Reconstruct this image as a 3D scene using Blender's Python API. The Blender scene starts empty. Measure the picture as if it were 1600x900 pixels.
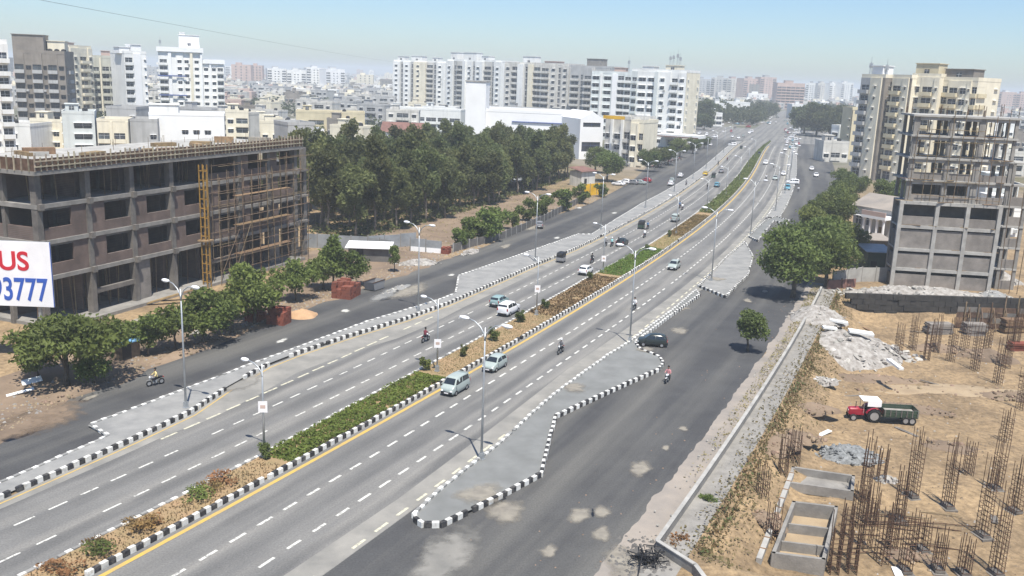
import bpy, bmesh, math, random
from mathutils import Vector, Matrix
random.seed(7)
SC = bpy.context.scene
COL = SC.collection

# ---------------------------------------------------------------- camera
CAM_H, FPX = 26.0, 1440.0
PITCH, ROLL = math.radians(13.0), math.radians(2.1)
fwd = Vector((0, math.cos(PITCH), -math.sin(PITCH)))
rgt0 = Vector((1, 0, 0)); up0 = rgt0.cross(fwd)
rgt = rgt0 * math.cos(ROLL) + up0 * math.sin(ROLL)
up = up0 * math.cos(ROLL) - rgt0 * math.sin(ROLL)
cam_data = bpy.data.cameras.new('camera')
cam = bpy.data.objects.new('camera', cam_data); COL.objects.link(cam)
m = Matrix((rgt, up, -fwd)).transposed().to_4x4(); m.translation = (0, 0, CAM_H)
cam.matrix_world = m
cam_data.sensor_width = 36; cam_data.lens = FPX / 1600 * 36
cam_data.clip_start = 0.5; cam_data.clip_end = 20000
SC.camera = cam

# ---------------------------------------------------------------- sky, sun, exposure
SUN_DIR = Vector((0.10, -0.40, 0.91)).normalized()          # towards the sun: high, behind the viewer
EL = math.asin(SUN_DIR.z)
w = bpy.data.worlds.new('World'); SC.world = w; w.use_nodes = True
nt = w.node_tree; nt.nodes.clear()
sky = nt.nodes.new('ShaderNodeTexSky'); sky.sky_type = 'NISHITA'; sky.sun_disc = False
sky.sun_elevation = EL; sky.sun_rotation = math.atan2(SUN_DIR.x, SUN_DIR.y)
sky.air_density = 1.0; sky.dust_density = 0.6; sky.ozone_density = 8.0; sky.altitude = 0
bg = nt.nodes.new('ShaderNodeBackground'); bg.inputs[1].default_value = 0.105
wo = nt.nodes.new('ShaderNodeOutputWorld')
nt.links.new(sky.outputs[0], bg.inputs[0]); nt.links.new(bg.outputs[0], wo.inputs[0])
sl = bpy.data.lights.new('sun', 'SUN'); sl.energy = 5.0; sl.angle = math.radians(0.53); sl.color = (1, 0.95, 0.86)
sun = bpy.data.objects.new('sun', sl); COL.objects.link(sun)
sun.rotation_euler = SUN_DIR.to_track_quat('Z', 'Y').to_euler(); sun.location = (0, -50, 200)
vs = SC.view_settings; vs.view_transform = 'Standard'; vs.look = 'None'; vs.exposure = 0.52; vs.gamma = 1
vs.use_curve_mapping = False
SC.render.engine = 'CYCLES'
cy = SC.cycles; cy.use_denoising = True; cy.max_bounces = 5; cy.diffuse_bounces = 3; cy.glossy_bounces = 2
cy.transparent_max_bounces = 4; cy.transmission_bounces = 2; cy.volume_bounces = 0; cy.caustics_reflective = False

# ---------------------------------------------------------------- measuring helpers (photo grid 1600x900 -> metres)
def ray(px, py): return fwd + rgt * ((px - 800) / FPX) + up * ((450 - py) / FPX)
def G(px, py, z=0.0):
    d = ray(px, py); t = (z - CAM_H) / d.z
    return Vector((d.x * t, d.y * t, z))
def PX(px, Y, z=10.0):                       # point at column px, forward distance Y, height z
    a = fwd + rgt * ((px - 800) / FPX); k = (z - CAM_H) / Y
    b = (k * a.y - a.z) / (up.z - k * up.y)
    d = a + up * b; t = Y / d.y
    return Vector((d.x * t, Y, z))
def ZT(px, py, Y):                           # height seen at (px,py) at forward distance Y
    d = ray(px, py); return CAM_H + d.z * Y / d.y

# ---------------------------------------------------------------- road alignment: s along, o across (right positive)
CO = (1.68103415e-09, -6.99021448e-07, -3.95053934e-04, 5.39272342e-01, -4.35792620e+01)
def cxp(y): return (((CO[0]*y+CO[1])*y+CO[2])*y+CO[3])*y+CO[4]
def cx(y):
    if y < 35: return cxp(35) + (y - 35) * 0.503
    if y > 420: return cxp(420) + (y - 420) * 0.318
    return cxp(y)
TAB = []
def _tab():
    y, s = 30.0, 0.0; px_, py_ = cx(y), y; TAB.append((0.0, px_, py_))
    while y < 1500:
        y += 1.0; x = cx(y); s += math.hypot(x - px_, y - py_); TAB.append((s, x, y)); px_, py_ = x, y
_tab()
def at(s, o=0.0, z=0.0):
    if s < 0: i = 0
    else:
        lo, hi = 0, len(TAB) - 2
        while lo < hi:
            mid = (lo + hi + 1) // 2
            if TAB[mid][0] <= s: lo = mid
            else: hi = mid - 1
        i = lo
    a, b = TAB[i], TAB[i + 1]; L = b[0] - a[0]; tx, ty = (b[1]-a[1])/L, (b[2]-a[2])/L; d = s - a[0]
    return Vector((a[1] + tx*d + ty*o, a[2] + ty*d - tx*o, z))
def head(s):
    a, b = at(s - 1), at(s + 1); return math.atan2(b.y - a.y, b.x - a.x)
def lerp_tab(t, s):
    if s <= t[0][0]: return t[0][1]
    for (a, va), (b, vb) in zip(t, t[1:]):
        if s <= b: return va + (vb - va) * (s - a) / (b - a)
    return t[-1][1]

# ---------------------------------------------------------------- materials
MATS = {}
def mat(name, col, rough=0.85, var=0.15, scale=0.6, col2=None, detail=6, bump=0.0, bscale=8.0, metal=0.0, rnd=0.0, streak=0.0, spec=0.3, obj=False, contrast=(0.35, 0.7)):
    m = bpy.data.materials.new(name); m.use_nodes = True; MATS[name] = m
    n = m.node_tree.nodes; l = m.node_tree.links
    b = n['Principled BSDF']; b.inputs['Roughness'].default_value = rough; b.inputs['Metallic'].default_value = metal
    b.inputs['Specular IOR Level'].default_value = spec
    if obj: src = n.new('ShaderNodeTexCoord').outputs['Object']
    else: src = n.new('ShaderNodeNewGeometry').outputs['Position']
    tx = n.new('ShaderNodeTexNoise'); tx.inputs['Scale'].default_value = scale; tx.inputs['Detail'].default_value = detail; tx.inputs['Roughness'].default_value = 0.62
    l.new(src, tx.inputs['Vector'])
    mr = n.new('ShaderNodeMapRange'); mr.inputs[1].default_value = contrast[0]; mr.inputs[2].default_value = contrast[1]; l.new(tx.outputs[0], mr.inputs[0])
    c2 = col2 if col2 else tuple(c * (1 - var * 2) for c in col)
    c1 = col if col2 else tuple(min(0.92, c * (1 + var)) for c in col)
    mx = n.new('ShaderNodeMix'); mx.data_type = 'RGBA'; l.new(mr.outputs[0], mx.inputs[0])
    mx.inputs[6].default_value = (*c2, 1); mx.inputs[7].default_value = (*c1, 1)
    out = mx.outputs[2]
    if streak:
        mp = n.new('ShaderNodeMapping'); mp.inputs['Scale'].default_value = (1.1, 1.1, 0.06); l.new(src, mp.inputs[0])
        t2 = n.new('ShaderNodeTexNoise'); t2.inputs['Scale'].default_value = 1.0; t2.inputs['Detail'].default_value = 4; l.new(mp.outputs[0], t2.inputs['Vector'])
        r2 = n.new('ShaderNodeMapRange'); r2.inputs[1].default_value = 0.5; r2.inputs[2].default_value = 0.75; r2.inputs[4].default_value = streak; l.new(t2.outputs[0], r2.inputs[0])
        m2 = n.new('ShaderNodeMix'); m2.data_type = 'RGBA'; l.new(r2.outputs[0], m2.inputs[0]); l.new(out, m2.inputs[6])
        m2.inputs[7].default_value = (col[0]*.35, col[1]*.34, col[2]*.32, 1); out = m2.outputs[2]
    if rnd:
        oi = n.new('ShaderNodeObjectInfo'); h = n.new('ShaderNodeHueSaturation')
        r3 = n.new('ShaderNodeMapRange'); r3.inputs[3].default_value = 1 - rnd; r3.inputs[4].default_value = 1 + rnd; l.new(oi.outputs['Random'], r3.inputs[0])
        l.new(r3.outputs[0], h.inputs['Value']); l.new(out, h.inputs['Color'])
        r4 = n.new('ShaderNodeMapRange'); r4.inputs[3].default_value = 0.5 - rnd * 0.06; r4.inputs[4].default_value = 0.5 + rnd * 0.06
        mm = n.new('ShaderNodeMath'); mm.operation = 'FRACT'; m3 = n.new('ShaderNodeMath'); m3.operation = 'MULTIPLY'; m3.inputs[1].default_value = 7.31
        l.new(oi.outputs['Random'], m3.inputs[0]); l.new(m3.outputs[0], mm.inputs[0]); l.new(mm.outputs[0], r4.inputs[0]); l.new(r4.outputs[0], h.inputs['Hue'])
        out = h.outputs[0]
    l.new(out, b.inputs['Base Color'])
    if bump:
        tb = n.new('ShaderNodeTexNoise'); tb.inputs['Scale'].default_value = bscale; tb.inputs['Detail'].default_value = 5; l.new(src, tb.inputs['Vector'])
        bp = n.new('ShaderNodeBump'); bp.inputs['Strength'].default_value = bump; bp.inputs['Distance'].default_value = 0.1
        l.new(tb.outputs[0], bp.inputs['Height']); l.new(bp.outputs[0], b.inputs['Normal'])
    return m
def leafmat(name, c1, c2, trans=0.35):
    m = mat(name, c1, 0.6, col2=c2, scale=0.45, rnd=0.15 if name == 'leaf_bush' else 0.3, detail=4, spec=0.25)
    n = m.node_tree.nodes; l = m.node_tree.links; b = n['Principled BSDF']; o = n['Material Output']
    t = n.new('ShaderNodeBsdfTranslucent'); src = b.inputs['Base Color'].links[0].from_socket; l.new(src, t.inputs[0])
    ms = n.new('ShaderNodeMixShader'); ms.inputs[0].default_value = trans
    l.new(b.outputs[0], ms.inputs[1]); l.new(t.outputs[0], ms.inputs[2]); l.new(ms.outputs[0], o.inputs[0])
    return m
def brickmat(name, c1, c2, mortar, scale=1.0):
    m = mat(name, c1, 0.9, var=0.3, scale=0.55, streak=.45, detail=9)
    n = m.node_tree.nodes; l = m.node_tree.links; b = n['Principled BSDF']
    tc = n.new('ShaderNodeTexCoord'); mp = n.new('ShaderNodeMapping'); mp.inputs['Rotation'].default_value = (math.radians(90), 0, 0); l.new(tc.outputs['Object'], mp.inputs[0])
    t = n.new('ShaderNodeTexBrick'); t.inputs['Color1'].default_value = (*c1, 1); t.inputs['Color2'].default_value = (*c2, 1); t.inputs['Mortar'].default_value = (*mortar, 1)
    t.inputs['Scale'].default_value = scale; t.inputs['Mortar Size'].default_value = 0.012; t.inputs['Brick Width'].default_value = 0.24; t.inputs['Row Height'].default_value = 0.09
    l.new(mp.outputs[0], t.inputs['Vector'])
    old = b.inputs['Base Color'].links[0].from_socket
    mx = n.new('ShaderNodeMix'); mx.data_type = 'RGBA'; mx.inputs[0].default_value = 0.5; l.new(old, mx.inputs[6]); l.new(t.outputs[0], mx.inputs[7]); l.new(mx.outputs[2], b.inputs['Base Color'])
    return m

mat('soil', (.265, .195, .135), .95, col2=(.155, .115, .082), scale=.22, detail=9, bump=.5, bscale=3)
mat('asphalt', (.185, .181, .172), .88, col2=(.138, .136, .131), scale=.12, detail=9, bump=.1, bscale=25)
mat('asphalt_dark', (.076, .076, .076), .9, col2=(.050, .050, .052), scale=.22, detail=9, bump=.15, bscale=20)
def worn(name, k, lanes, tint):
    m = MATS[name]; n = m.node_tree.nodes; l = m.node_tree.links; b = n['Principled BSDF']; old = b.inputs['Base Color'].links[0].from_socket
    uv = n.new('ShaderNodeUVMap'); mp = n.new('ShaderNodeMapping'); mp.inputs['Scale'].default_value = (.018, lanes, 1); l.new(uv.outputs[0], mp.inputs[0])
    t = n.new('ShaderNodeTexNoise'); t.inputs['Scale'].default_value = 1; t.inputs['Detail'].default_value = 5; l.new(mp.outputs[0], t.inputs['Vector'])
    r = n.new('ShaderNodeMapRange'); r.inputs[1].default_value = .42; r.inputs[2].default_value = .68; r.inputs[4].default_value = k; l.new(t.outputs[0], r.inputs[0])
    x = n.new('ShaderNodeMix'); x.data_type = 'RGBA'; l.new(r.outputs[0], x.inputs[0]); l.new(old, x.inputs[6]); x.inputs[7].default_value = (*tint, 1)
    if name == 'asphalt':                     # oil and rubber darken the middle of each lane
        sx = n.new('ShaderNodeSeparateXYZ'); l.new(uv.outputs[0], sx.inputs[0])
        mu = n.new('ShaderNodeMath'); mu.operation = 'MULTIPLY_ADD'; mu.inputs[1].default_value = 2*math.pi/3.15; mu.inputs[2].default_value = -1.9; l.new(sx.outputs[1], mu.inputs[0])
        si = n.new('ShaderNodeMath'); si.operation = 'SINE'; l.new(mu.outputs[0], si.inputs[0])
        mp2 = n.new('ShaderNodeMapping'); mp2.inputs['Scale'].default_value = (.09, .5, 1); l.new(uv.outputs[0], mp2.inputs[0]); t3 = n.new('ShaderNodeTexNoise'); t3.inputs['Scale'].default_value = 1; t3.inputs['Detail'].default_value = 7; l.new(mp2.outputs[0], t3.inputs['Vector'])
        ad = n.new('ShaderNodeMath'); ad.operation = 'MULTIPLY_ADD'; ad.inputs[1].default_value = .22; l.new(si.outputs[0], ad.inputs[0]); l.new(t3.outputs[0], ad.inputs[2])
        r3 = n.new('ShaderNodeMapRange'); r3.inputs[1].default_value = .5; r3.inputs[2].default_value = .8; r3.inputs[4].default_value = .85; l.new(ad.outputs[0], r3.inputs[0])
        x2 = n.new('ShaderNodeMix'); x2.data_type = 'RGBA'; l.new(r3.outputs[0], x2.inputs[0]); l.new(x.outputs[2], x2.inputs[6]); x2.inputs[7].default_value = (.105, .104, .102, 1); x = x2
    ge = n.new('ShaderNodeNewGeometry'); t2 = n.new('ShaderNodeTexNoise'); t2.inputs['Scale'].default_value = 9; t2.inputs['Detail'].default_value = 3; l.new(ge.outputs['Position'], t2.inputs['Vector'])
    h = n.new('ShaderNodeHueSaturation'); r2 = n.new('ShaderNodeMapRange'); r2.inputs[1].default_value = .3; r2.inputs[2].default_value = .7; r2.inputs[3].default_value = .82; r2.inputs[4].default_value = 1.18; l.new(t2.outputs[0], r2.inputs[0]); l.new(r2.outputs[0], h.inputs['Value']); l.new(x.outputs[2], h.inputs['Color']); l.new(h.outputs[0], b.inputs['Base Color'])
worn('asphalt', .9, .75, (.235, .225, .205)); worn('asphalt_dark', .75, .35, (.14, .135, .122))
mat('shoulder', (.30, .285, .255), .93, col2=(.19, .185, .17), scale=.35, detail=9, bump=.2)
mat('paving', (.30, .295, .28), .9, col2=(.20, .20, .195), scale=.5, detail=8)
mat('paving_teal', (.212, .216, .209), .9, col2=(.155, .158, .152), scale=.45, detail=10)
mat('footpath', (.33, .285, .24), .92, col2=(.22, .20, .18), scale=.3, detail=8)
mat('median_soil', (.36, .235, .135), .95, col2=(.25, .19, .10), scale=.5, detail=8, bump=.4)
mat('dust', (.33, .30, .245), .95, col2=(.22, .20, .17), scale=1.2, detail=6)
mat('paint_white', (.60, .59, .54), .75, col2=(.24, .235, .22), scale=3.5, detail=7, contrast=(.36, .5))
mat('paint_yellow', (.58, .38, .07), .7, col2=(.42, .30, .12), scale=1.5)
mat('kerb_white', (.66, .655, .62), .85, col2=(.42, .40, .36), scale=3.2, detail=7, rnd=.12, contrast=(.3, .5))
mat('kerb_black', (.024, .025, .03), .85, col2=(.085, .08, .075), scale=3.2, detail=7, rnd=.3, contrast=(.62, .42))
mat('concrete', (.30, .285, .26), .92, col2=(.19, .18, .165), scale=.8, detail=8, bump=.2)
mat('concrete_raw', (.225, .205, .18), .93, col2=(.105, .096, .088), scale=.55, detail=10, bump=.3, streak=.4)
mat('stone_dark', (.06, .055, .05), .95, col2=(.03, .028, .026), scale=1.2, detail=8)
mat('concrete_dark', (.17, .16, .148), .92, col2=(.10, .095, .09), scale=.7, detail=8)
mat('concrete_pale', (.44, .43, .40), .92, col2=(.29, .28, .26), scale=.8, detail=8)
brickmat('brick', (.165, .115, .095), (.13, .095, .082), (.18, .16, .145))
brickmat('brick_grey', (.255, .23, .205), (.205, .185, .165), (.29, .27, .25))
mat('batten_pale', (.40, .34, .25), .85, var=.2, scale=2, rnd=.35)
mat('shutter_brown', (.13, .08, .055), .9, var=.25, scale=1.5)
mat('paint_cream', (.56, .53, .40), .75, col2=(.25, .24, .21), scale=3.5, detail=7, contrast=(.36, .5))
brickmat('brick_red', (.26, .075, .045), (.19, .055, .04), (.16, .07, .05))
mat('timber', (.29, .20, .11), .85, col2=(.17, .115, .065), scale=2.0, rnd=.25)
mat('bamboo', (.20, .145, .09), .8, var=.2, scale=2, rnd=.3)
mat('hoist_orange', (.38, .22, .05), .6, var=.2, scale=2)
mat('white', (.80, .80, .77), .85, var=.05, scale=.2, streak=.22)
mat('white_clean', (.83, .83, .82), .8, var=.03, scale=.2)
mat('cream', (.77, .71, .56), .85, var=.06, scale=.25, streak=.2)
mat('yellowish', (.63, .55, .37), .85, var=.06, scale=.25, streak=.15)
mat('greygreen', (.50, .50, .43), .87, var=.08, scale=.25, streak=.3)
mat('brownwall', (.25, .222, .19), .9, var=.12, scale=.25, streak=.25)
mat('greywall', (.44, .44, .43), .87, var=.08, scale=.25, streak=.35)
mat('tealwall', (.62, .655, .64), .85, var=.06, scale=.25, streak=.25)
mat('pinkwall', (.55, .41, .35), .87, var=.08, scale=.25, streak=.2)
mat('stained', (.62, .60, .55), .87, var=.1, scale=.3, streak=.55)
mat('roofgrey', (.36, .35, .33), .9, var=.15, scale=.4)
mat('roofred', (.205, .11, .09), .85, var=.15, scale=.6)
mat('bluetrim', (.08, .12, .30), .7, var=.1)
mat('greensheet', (.12, .36, .27), .6, var=.1)
mat('glass', (.055, .065, .08), .25, var=.3, scale=.4, rnd=.6, spec=.5)
mat('dark', (.02, .02, .02), .9, var=.2)
mat('steel', (.46, .48, .49), .45, var=.1, metal=.6)
mat('lampwhite', (.85, .86, .88), .4, var=.03)
mat('sign_white', (.82, .80, .80), .6, var=.04)
mat('red_print', (.55, .02, .035), .6, var=.03)
mat('blue_print', (.035, .10, .42), .6, var=.03)
mat('rust', (.115, .066, .042), .85, var=.3, scale=5)
mat('gravel', (.30, .31, .31), .9, col2=(.12, .125, .125), scale=3, detail=6, bump=.8, bscale=6)
mat('rubble', (.42, .40, .37), .93, col2=(.20, .18, .16), scale=1.8, detail=7, bump=.9, bscale=4)
mat('stone', (.40, .38, .345), .9, var=.2, scale=2, rnd=.3)
mat('stone_brown', (.26, .19, .13), .9, var=.2, scale=2, rnd=.3)
mat('sand', (.37, .285, .185), .95, col2=(.28, .21, .135), scale=.6, detail=7, bump=.3)
mat('orangesand', (.46, .29, .165), .95, var=.12, scale=1)
mat('sheetmetal', (.34, .36, .375), .55, var=.12, scale=.6, metal=.3)
mat('tarp_blue', (.16, .33, .52), .5, var=.15, scale=2)
mat('yellow_paint', (.72, .42, .02), .55, var=.1)
mat('bark', (.135, .11, .085), .9, var=.25, scale=3)
mat('bark_pale', (.27, .225, .18), .9, var=.25, scale=3)
leafmat('leaf_grove', (.205, .225, .085), (.115, .132, .052), .5)
leafmat('leaf_wood', (.12, .14, .06), (.07, .085, .038), .4)
leafmat('leaf_rust', (.33, .19, .075), (.19, .125, .055))
leafmat('leaf_broad', (.165, .20, .055), (.088, .112, .034))
leafmat('leaf_bush', (.175, .222, .055), (.098, .130, .034))
leafmat('leaf_hedge', (.165, .225, .045), (.10, .145, .028))
leafmat('leaf_dry', (.225, .145, .065), (.13, .095, .045))
leafmat('grass_dry', (.34, .285, .14), (.215, .195, .085))
mat('tyre', (.018, .018, .018), .8, var=.2)
mat('rim', (.45, .45, .45), .4, var=.1, metal=.5)
mat('car_glass', (.02, .027, .034), .08, var=.1, spec=.7)
mat('plastic', (.022, .022, .024), .5, var=.1)
mat('tail_red', (.35, .012, .012), .3, var=.1)
mat('lens', (.75, .77, .78), .15, var=.05)
def paint(name, c, metal=.0): return mat(name, c, .28, var=.03, scale=1, metal=metal, spec=.5)
paint('car_silver', (.34, .39, .37)); paint('car_teal', (.24, .34, .34)); paint('car_white', (.80, .80, .80)); paint('car_black', (.022, .03, .03))
paint('car_grey', (.22, .22, .225)); paint('car_blue', (.10, .28, .36)); paint('car_green', (.035, .06, .04)); paint('car_red', (.30, .02, .03)); paint('car_yellow', (.62, .42, .03)); paint('tractor_red', (.30, .012, .03))
mat('skin', (.24, .13, .08), .6, var=.05); mat('hair', (.012, .011, .010), .6, var=.1)
for nm, c in dict(cloth_white=(.78, .78, .78), cloth_red=(.16, .03, .045), cloth_pink=(.55, .25, .26), cloth_black=(.018, .018, .02), cloth_yellow=(.75, .60, .28), cloth_blue=(.07, .14, .27), cloth_grey=(.16, .16, .17), cloth_teal=(.30, .55, .55), trouser=(.035, .035, .045)).items(): mat(nm, c, .85, var=.08, scale=6)
M = MATS
def soft(name, base):                       # thin dusty film: covers fully in the middle, thins out raggedly at its rim
    m = MATS[base].copy(); m.name = name; MATS[name] = m; n = m.node_tree.nodes; l = m.node_tree.links; b = n['Principled BSDF']; o = n['Material Output']
    at_ = n.new('ShaderNodeAttribute'); at_.attribute_name = 'cover'; ge = n.new('ShaderNodeNewGeometry')
    t = n.new('ShaderNodeTexNoise'); t.inputs['Scale'].default_value = 1.6; t.inputs['Detail'].default_value = 7; l.new(ge.outputs['Position'], t.inputs['Vector'])
    a = n.new('ShaderNodeMath'); a.operation = 'ADD'; l.new(at_.outputs['Fac'], a.inputs[0]); l.new(t.outputs[0], a.inputs[1])
    r = n.new('ShaderNodeMapRange'); r.inputs[1].default_value = .62; r.inputs[2].default_value = 1.25; r.inputs[4].default_value = .85; l.new(a.outputs[0], r.inputs[0])
    tr = n.new('ShaderNodeBsdfTransparent'); ms = n.new('ShaderNodeMixShader'); l.new(r.outputs[0], ms.inputs[0]); l.new(tr.outputs[0], ms.inputs[1]); l.new(b.outputs[0], ms.inputs[2]); l.new(ms.outputs[0], o.inputs[0])
for q in ('dust', 'shoulder', 'soil', 'paint_white', 'paving', 'footpath', 'asphalt_dark'): soft(q+'_film', q)

# ---------------------------------------------------------------- mesh helpers
class MB:
    def __init__(s): s.v, s.f, s.m = [], [], []
    def quad(s, a, b, c, d, mi=0):
        i = len(s.v); s.v += [tuple(a), tuple(b), tuple(c), tuple(d)]; s.f.append((i, i+1, i+2, i+3)); s.m.append(mi)
    def box(s, x0, x1, y0, y1, z0, z1, mi=0):
        i = len(s.v)
        s.v += [(x0,y0,z0),(x1,y0,z0),(x1,y1,z0),(x0,y1,z0),(x0,y0,z1),(x1,y0,z1),(x1,y1,z1),(x0,y1,z1)]
        for f in ((3,2,1,0),(4,5,6,7),(0,1,5,4),(1,2,6,5),(2,3,7,6),(3,0,4,7)): s.f.append(tuple(i+k for k in f)); s.m.append(mi)
    def prism(s, pts, z0, z1, mi=0):
        i = len(s.v); n = len(pts)
        s.v += [(p[0], p[1], z0) for p in pts] + [(p[0], p[1], z1) for p in pts]
        s.f.append(tuple(range(i+n-1, i-1, -1))); s.f.append(tuple(range(i+n, i+2*n))); s.m += [mi, mi]
        for k in range(n): s.f.append((i+k, i+(k+1)%n, i+n+(k+1)%n, i+n+k)); s.m.append(mi)
    def tube(s, pts, r, n=6, mi=0, cap=True):
        pts = [Vector(p) for p in pts]; rs = r if isinstance(r, (list, tuple)) else [r]*len(pts)
        i0 = len(s.v); ref = None
        for k, p in enumerate(pts):
            t = (pts[min(k+1, len(pts)-1)] - pts[max(k-1, 0)]).normalized()
            a = t.cross(Vector((0, 0, 1)))
            if a.length < .15: a = t.cross(Vector((0, 1, 0)))
            a.normalize(); b = t.cross(a)
            for q in range(n):
                an = 2*math.pi*q/n; s.v.append(tuple(p + (a*math.cos(an) + b*math.sin(an))*rs[k]))
        for k in range(len(pts)-1):
            for q in range(n):
                s.f.append((i0+k*n+q, i0+k*n+(q+1)%n, i0+(k+1)*n+(q+1)%n, i0+(k+1)*n+q)); s.m.append(mi)
        if cap:
            s.f.append(tuple(i0+q for q in range(n-1, -1, -1))); s.f.append(tuple(i0+(len(pts)-1)*n+q for q in range(n))); s.m += [mi, mi]
    def ball(s, c, rx, ry, rz, nu=8, nv=5, mi=0):
        i0 = len(s.v); c = Vector(c)
        s.v.append((c.x, c.y, c.z-rz))
        for a in range(1, nv):
            t = math.pi*a/nv - math.pi/2
            for b in range(nu): p = 2*math.pi*b/nu; s.v.append((c.x+rx*math.cos(t)*math.cos(p), c.y+ry*math.cos(t)*math.sin(p), c.z+rz*math.sin(t)))
        s.v.append((c.x, c.y, c.z+rz)); last = len(s.v)-1
        for b in range(nu):
            s.f.append((i0, i0+1+(b+1)%nu, i0+1+b)); s.m.append(mi)
            s.f.append((last, last-nu+b, last-nu+(b+1)%nu)); s.m.append(mi)
        for a in range(nv-2):
            for b in range(nu):
                s.f.append((i0+1+a*nu+b, i0+1+a*nu+(b+1)%nu, i0+1+(a+1)*nu+(b+1)%nu, i0+1+(a+1)*nu+b)); s.m.append(mi)
    def mesh(s, name, mats, smooth=False):
        me = bpy.data.meshes.new(name); me.from_pydata(s.v, [], s.f)
        for x in (mats if isinstance(mats, (list, tuple)) else [mats]): me.materials.append(M[x] if isinstance(x, str) else x)
        if any(s.m): me.polygons.foreach_set('material_index', s.m)
        if smooth: me.polygons.foreach_set('use_smooth', [True]*len(me.polygons))
        me.update(); return me
def put(name, me, parent=None, loc=(0,0,0), rz=0.0, scale=None, rot=None):
    o = bpy.data.objects.new(name, me); COL.objects.link(o)
    o.location = loc
    if rot: o.rotation_euler = rot
    elif rz: o.rotation_euler = (0, 0, rz)
    if scale: o.scale = scale
    if parent: o.parent = parent; KIDS.setdefault(parent.name, []).append(o)
    return o
def build(mb, name, mats, parent=None, loc=(0,0,0), rz=0.0, smooth=False): return put(name, mb.mesh(name, mats, smooth), parent, loc, rz)
def tag(o, label, cat, group=None):
    o['label'] = label; o['category'] = cat
    if group: o['group'] = group
    return o
def thing(name, label, cat, loc=(0,0,0), rz=0.0, group=None):
    o = put(name, None, None, loc, rz); return tag(o, label, cat, group)
def struct(o): o['kind'] = 'structure'; return o
def stuff(o): o['kind'] = 'stuff'; return o
BOXC = {}
def boxm(sx, sy, sz, m):                    # cached box: centred in x,y, base at z=0
    k = (round(sx, 3), round(sy, 3), round(sz, 3), m)
    if k not in BOXC:
        b = MB(); b.box(-sx/2, sx/2, -sy/2, sy/2, 0, sz); BOXC[k] = b.mesh('block', m)
    return BOXC[k]
KIDS = {}
def copy_tree(o, parent=None):
    c = o.copy(); COL.objects.link(c); c.parent = parent
    for ch in KIDS.get(o.name, ()): copy_tree(ch, c)
    return c
def sheet(name, pts, z, m, parent=None):
    b = MB(); n = len(pts); b.v = [(p[0], p[1], z) for p in pts]; b.f = [tuple(range(n))]; b.m = [0]
    me = b.mesh(name, m)
    if me.polygons[0].normal.z < 0: me.flip_normals()
    return put(name, me, parent)
def strip(name, s0, s1, f0, f1, z, m, step=2.0, parent=None):
    UV = []
    b = MB(); s = s0; n = max(1, int((s1-s0)/step)); A = []
    for i in range(n+1):
        q = s0 + (s1-s0)*i/n
        a = f0(q) if callable(f0) else f0; c = f1(q) if callable(f1) else f1
        A += [tuple(at(q, a, z)), tuple(at(q, c, z))]; UV += [(q, a), (q, c)]
    b.v = A
    for i in range(n): b.f.append((2*i, 2*i+1, 2*i+3, 2*i+2)); b.m.append(0)
    me = b.mesh(name, m); ul = me.uv_layers.new(name='UVMap').data
    for lp in me.loops: ul[lp.index].uv = UV[lp.vertex_index]
    return put(name, me, parent)

# ================================================================ GROUND
def sm(a, b, x):
    t = max(0.0, min(1.0, (x-a)/(b-a))); return t*t*(3-2*t)
def so_of(x, y):
    hd = (cx(y+1)-cx(y-1))/2; c = 1/math.sqrt(1+hd*hd); o = (x-cx(y))*c
    return (y-30)/c*1.0 + o*hd*c*1.0, o
SITE_Z = -2.2
from mathutils import noise as mnoise
def site_mask(x, y):
    s, o = so_of(x, y)
    return (.35*sm(26.6, 27.0, o)+.65*sm(27.2, 30.6, o)) * sm(30.8, 33.6, s) * (1-sm(110.5, 113.5, y)) * (1-sm(92, 95, o))
def rut(x, y):
    q = 0.0
    for c in (72.6+.02*(x-30)+2.5*math.sin(x*.045), 74.2+.02*(x-30)+2.5*math.sin(x*.045), 84+.18*(x-40), 85.6+.18*(x-40)): q += math.exp(-((y-c)/.35)**2)
    return q
def gz(x, y):
    k = site_mask(x, y)
    if k <= 0: return 0.0
    return k*SITE_Z + k*(mnoise.noise(Vector((x*.22, y*.22, 0)))*.28 + mnoise.noise(Vector((x*.7, y*.7, 3)))*.13 + mnoise.noise(Vector((x*1.9, y*1.9, 7)))*.06 - .09*rut(x, y))
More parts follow.
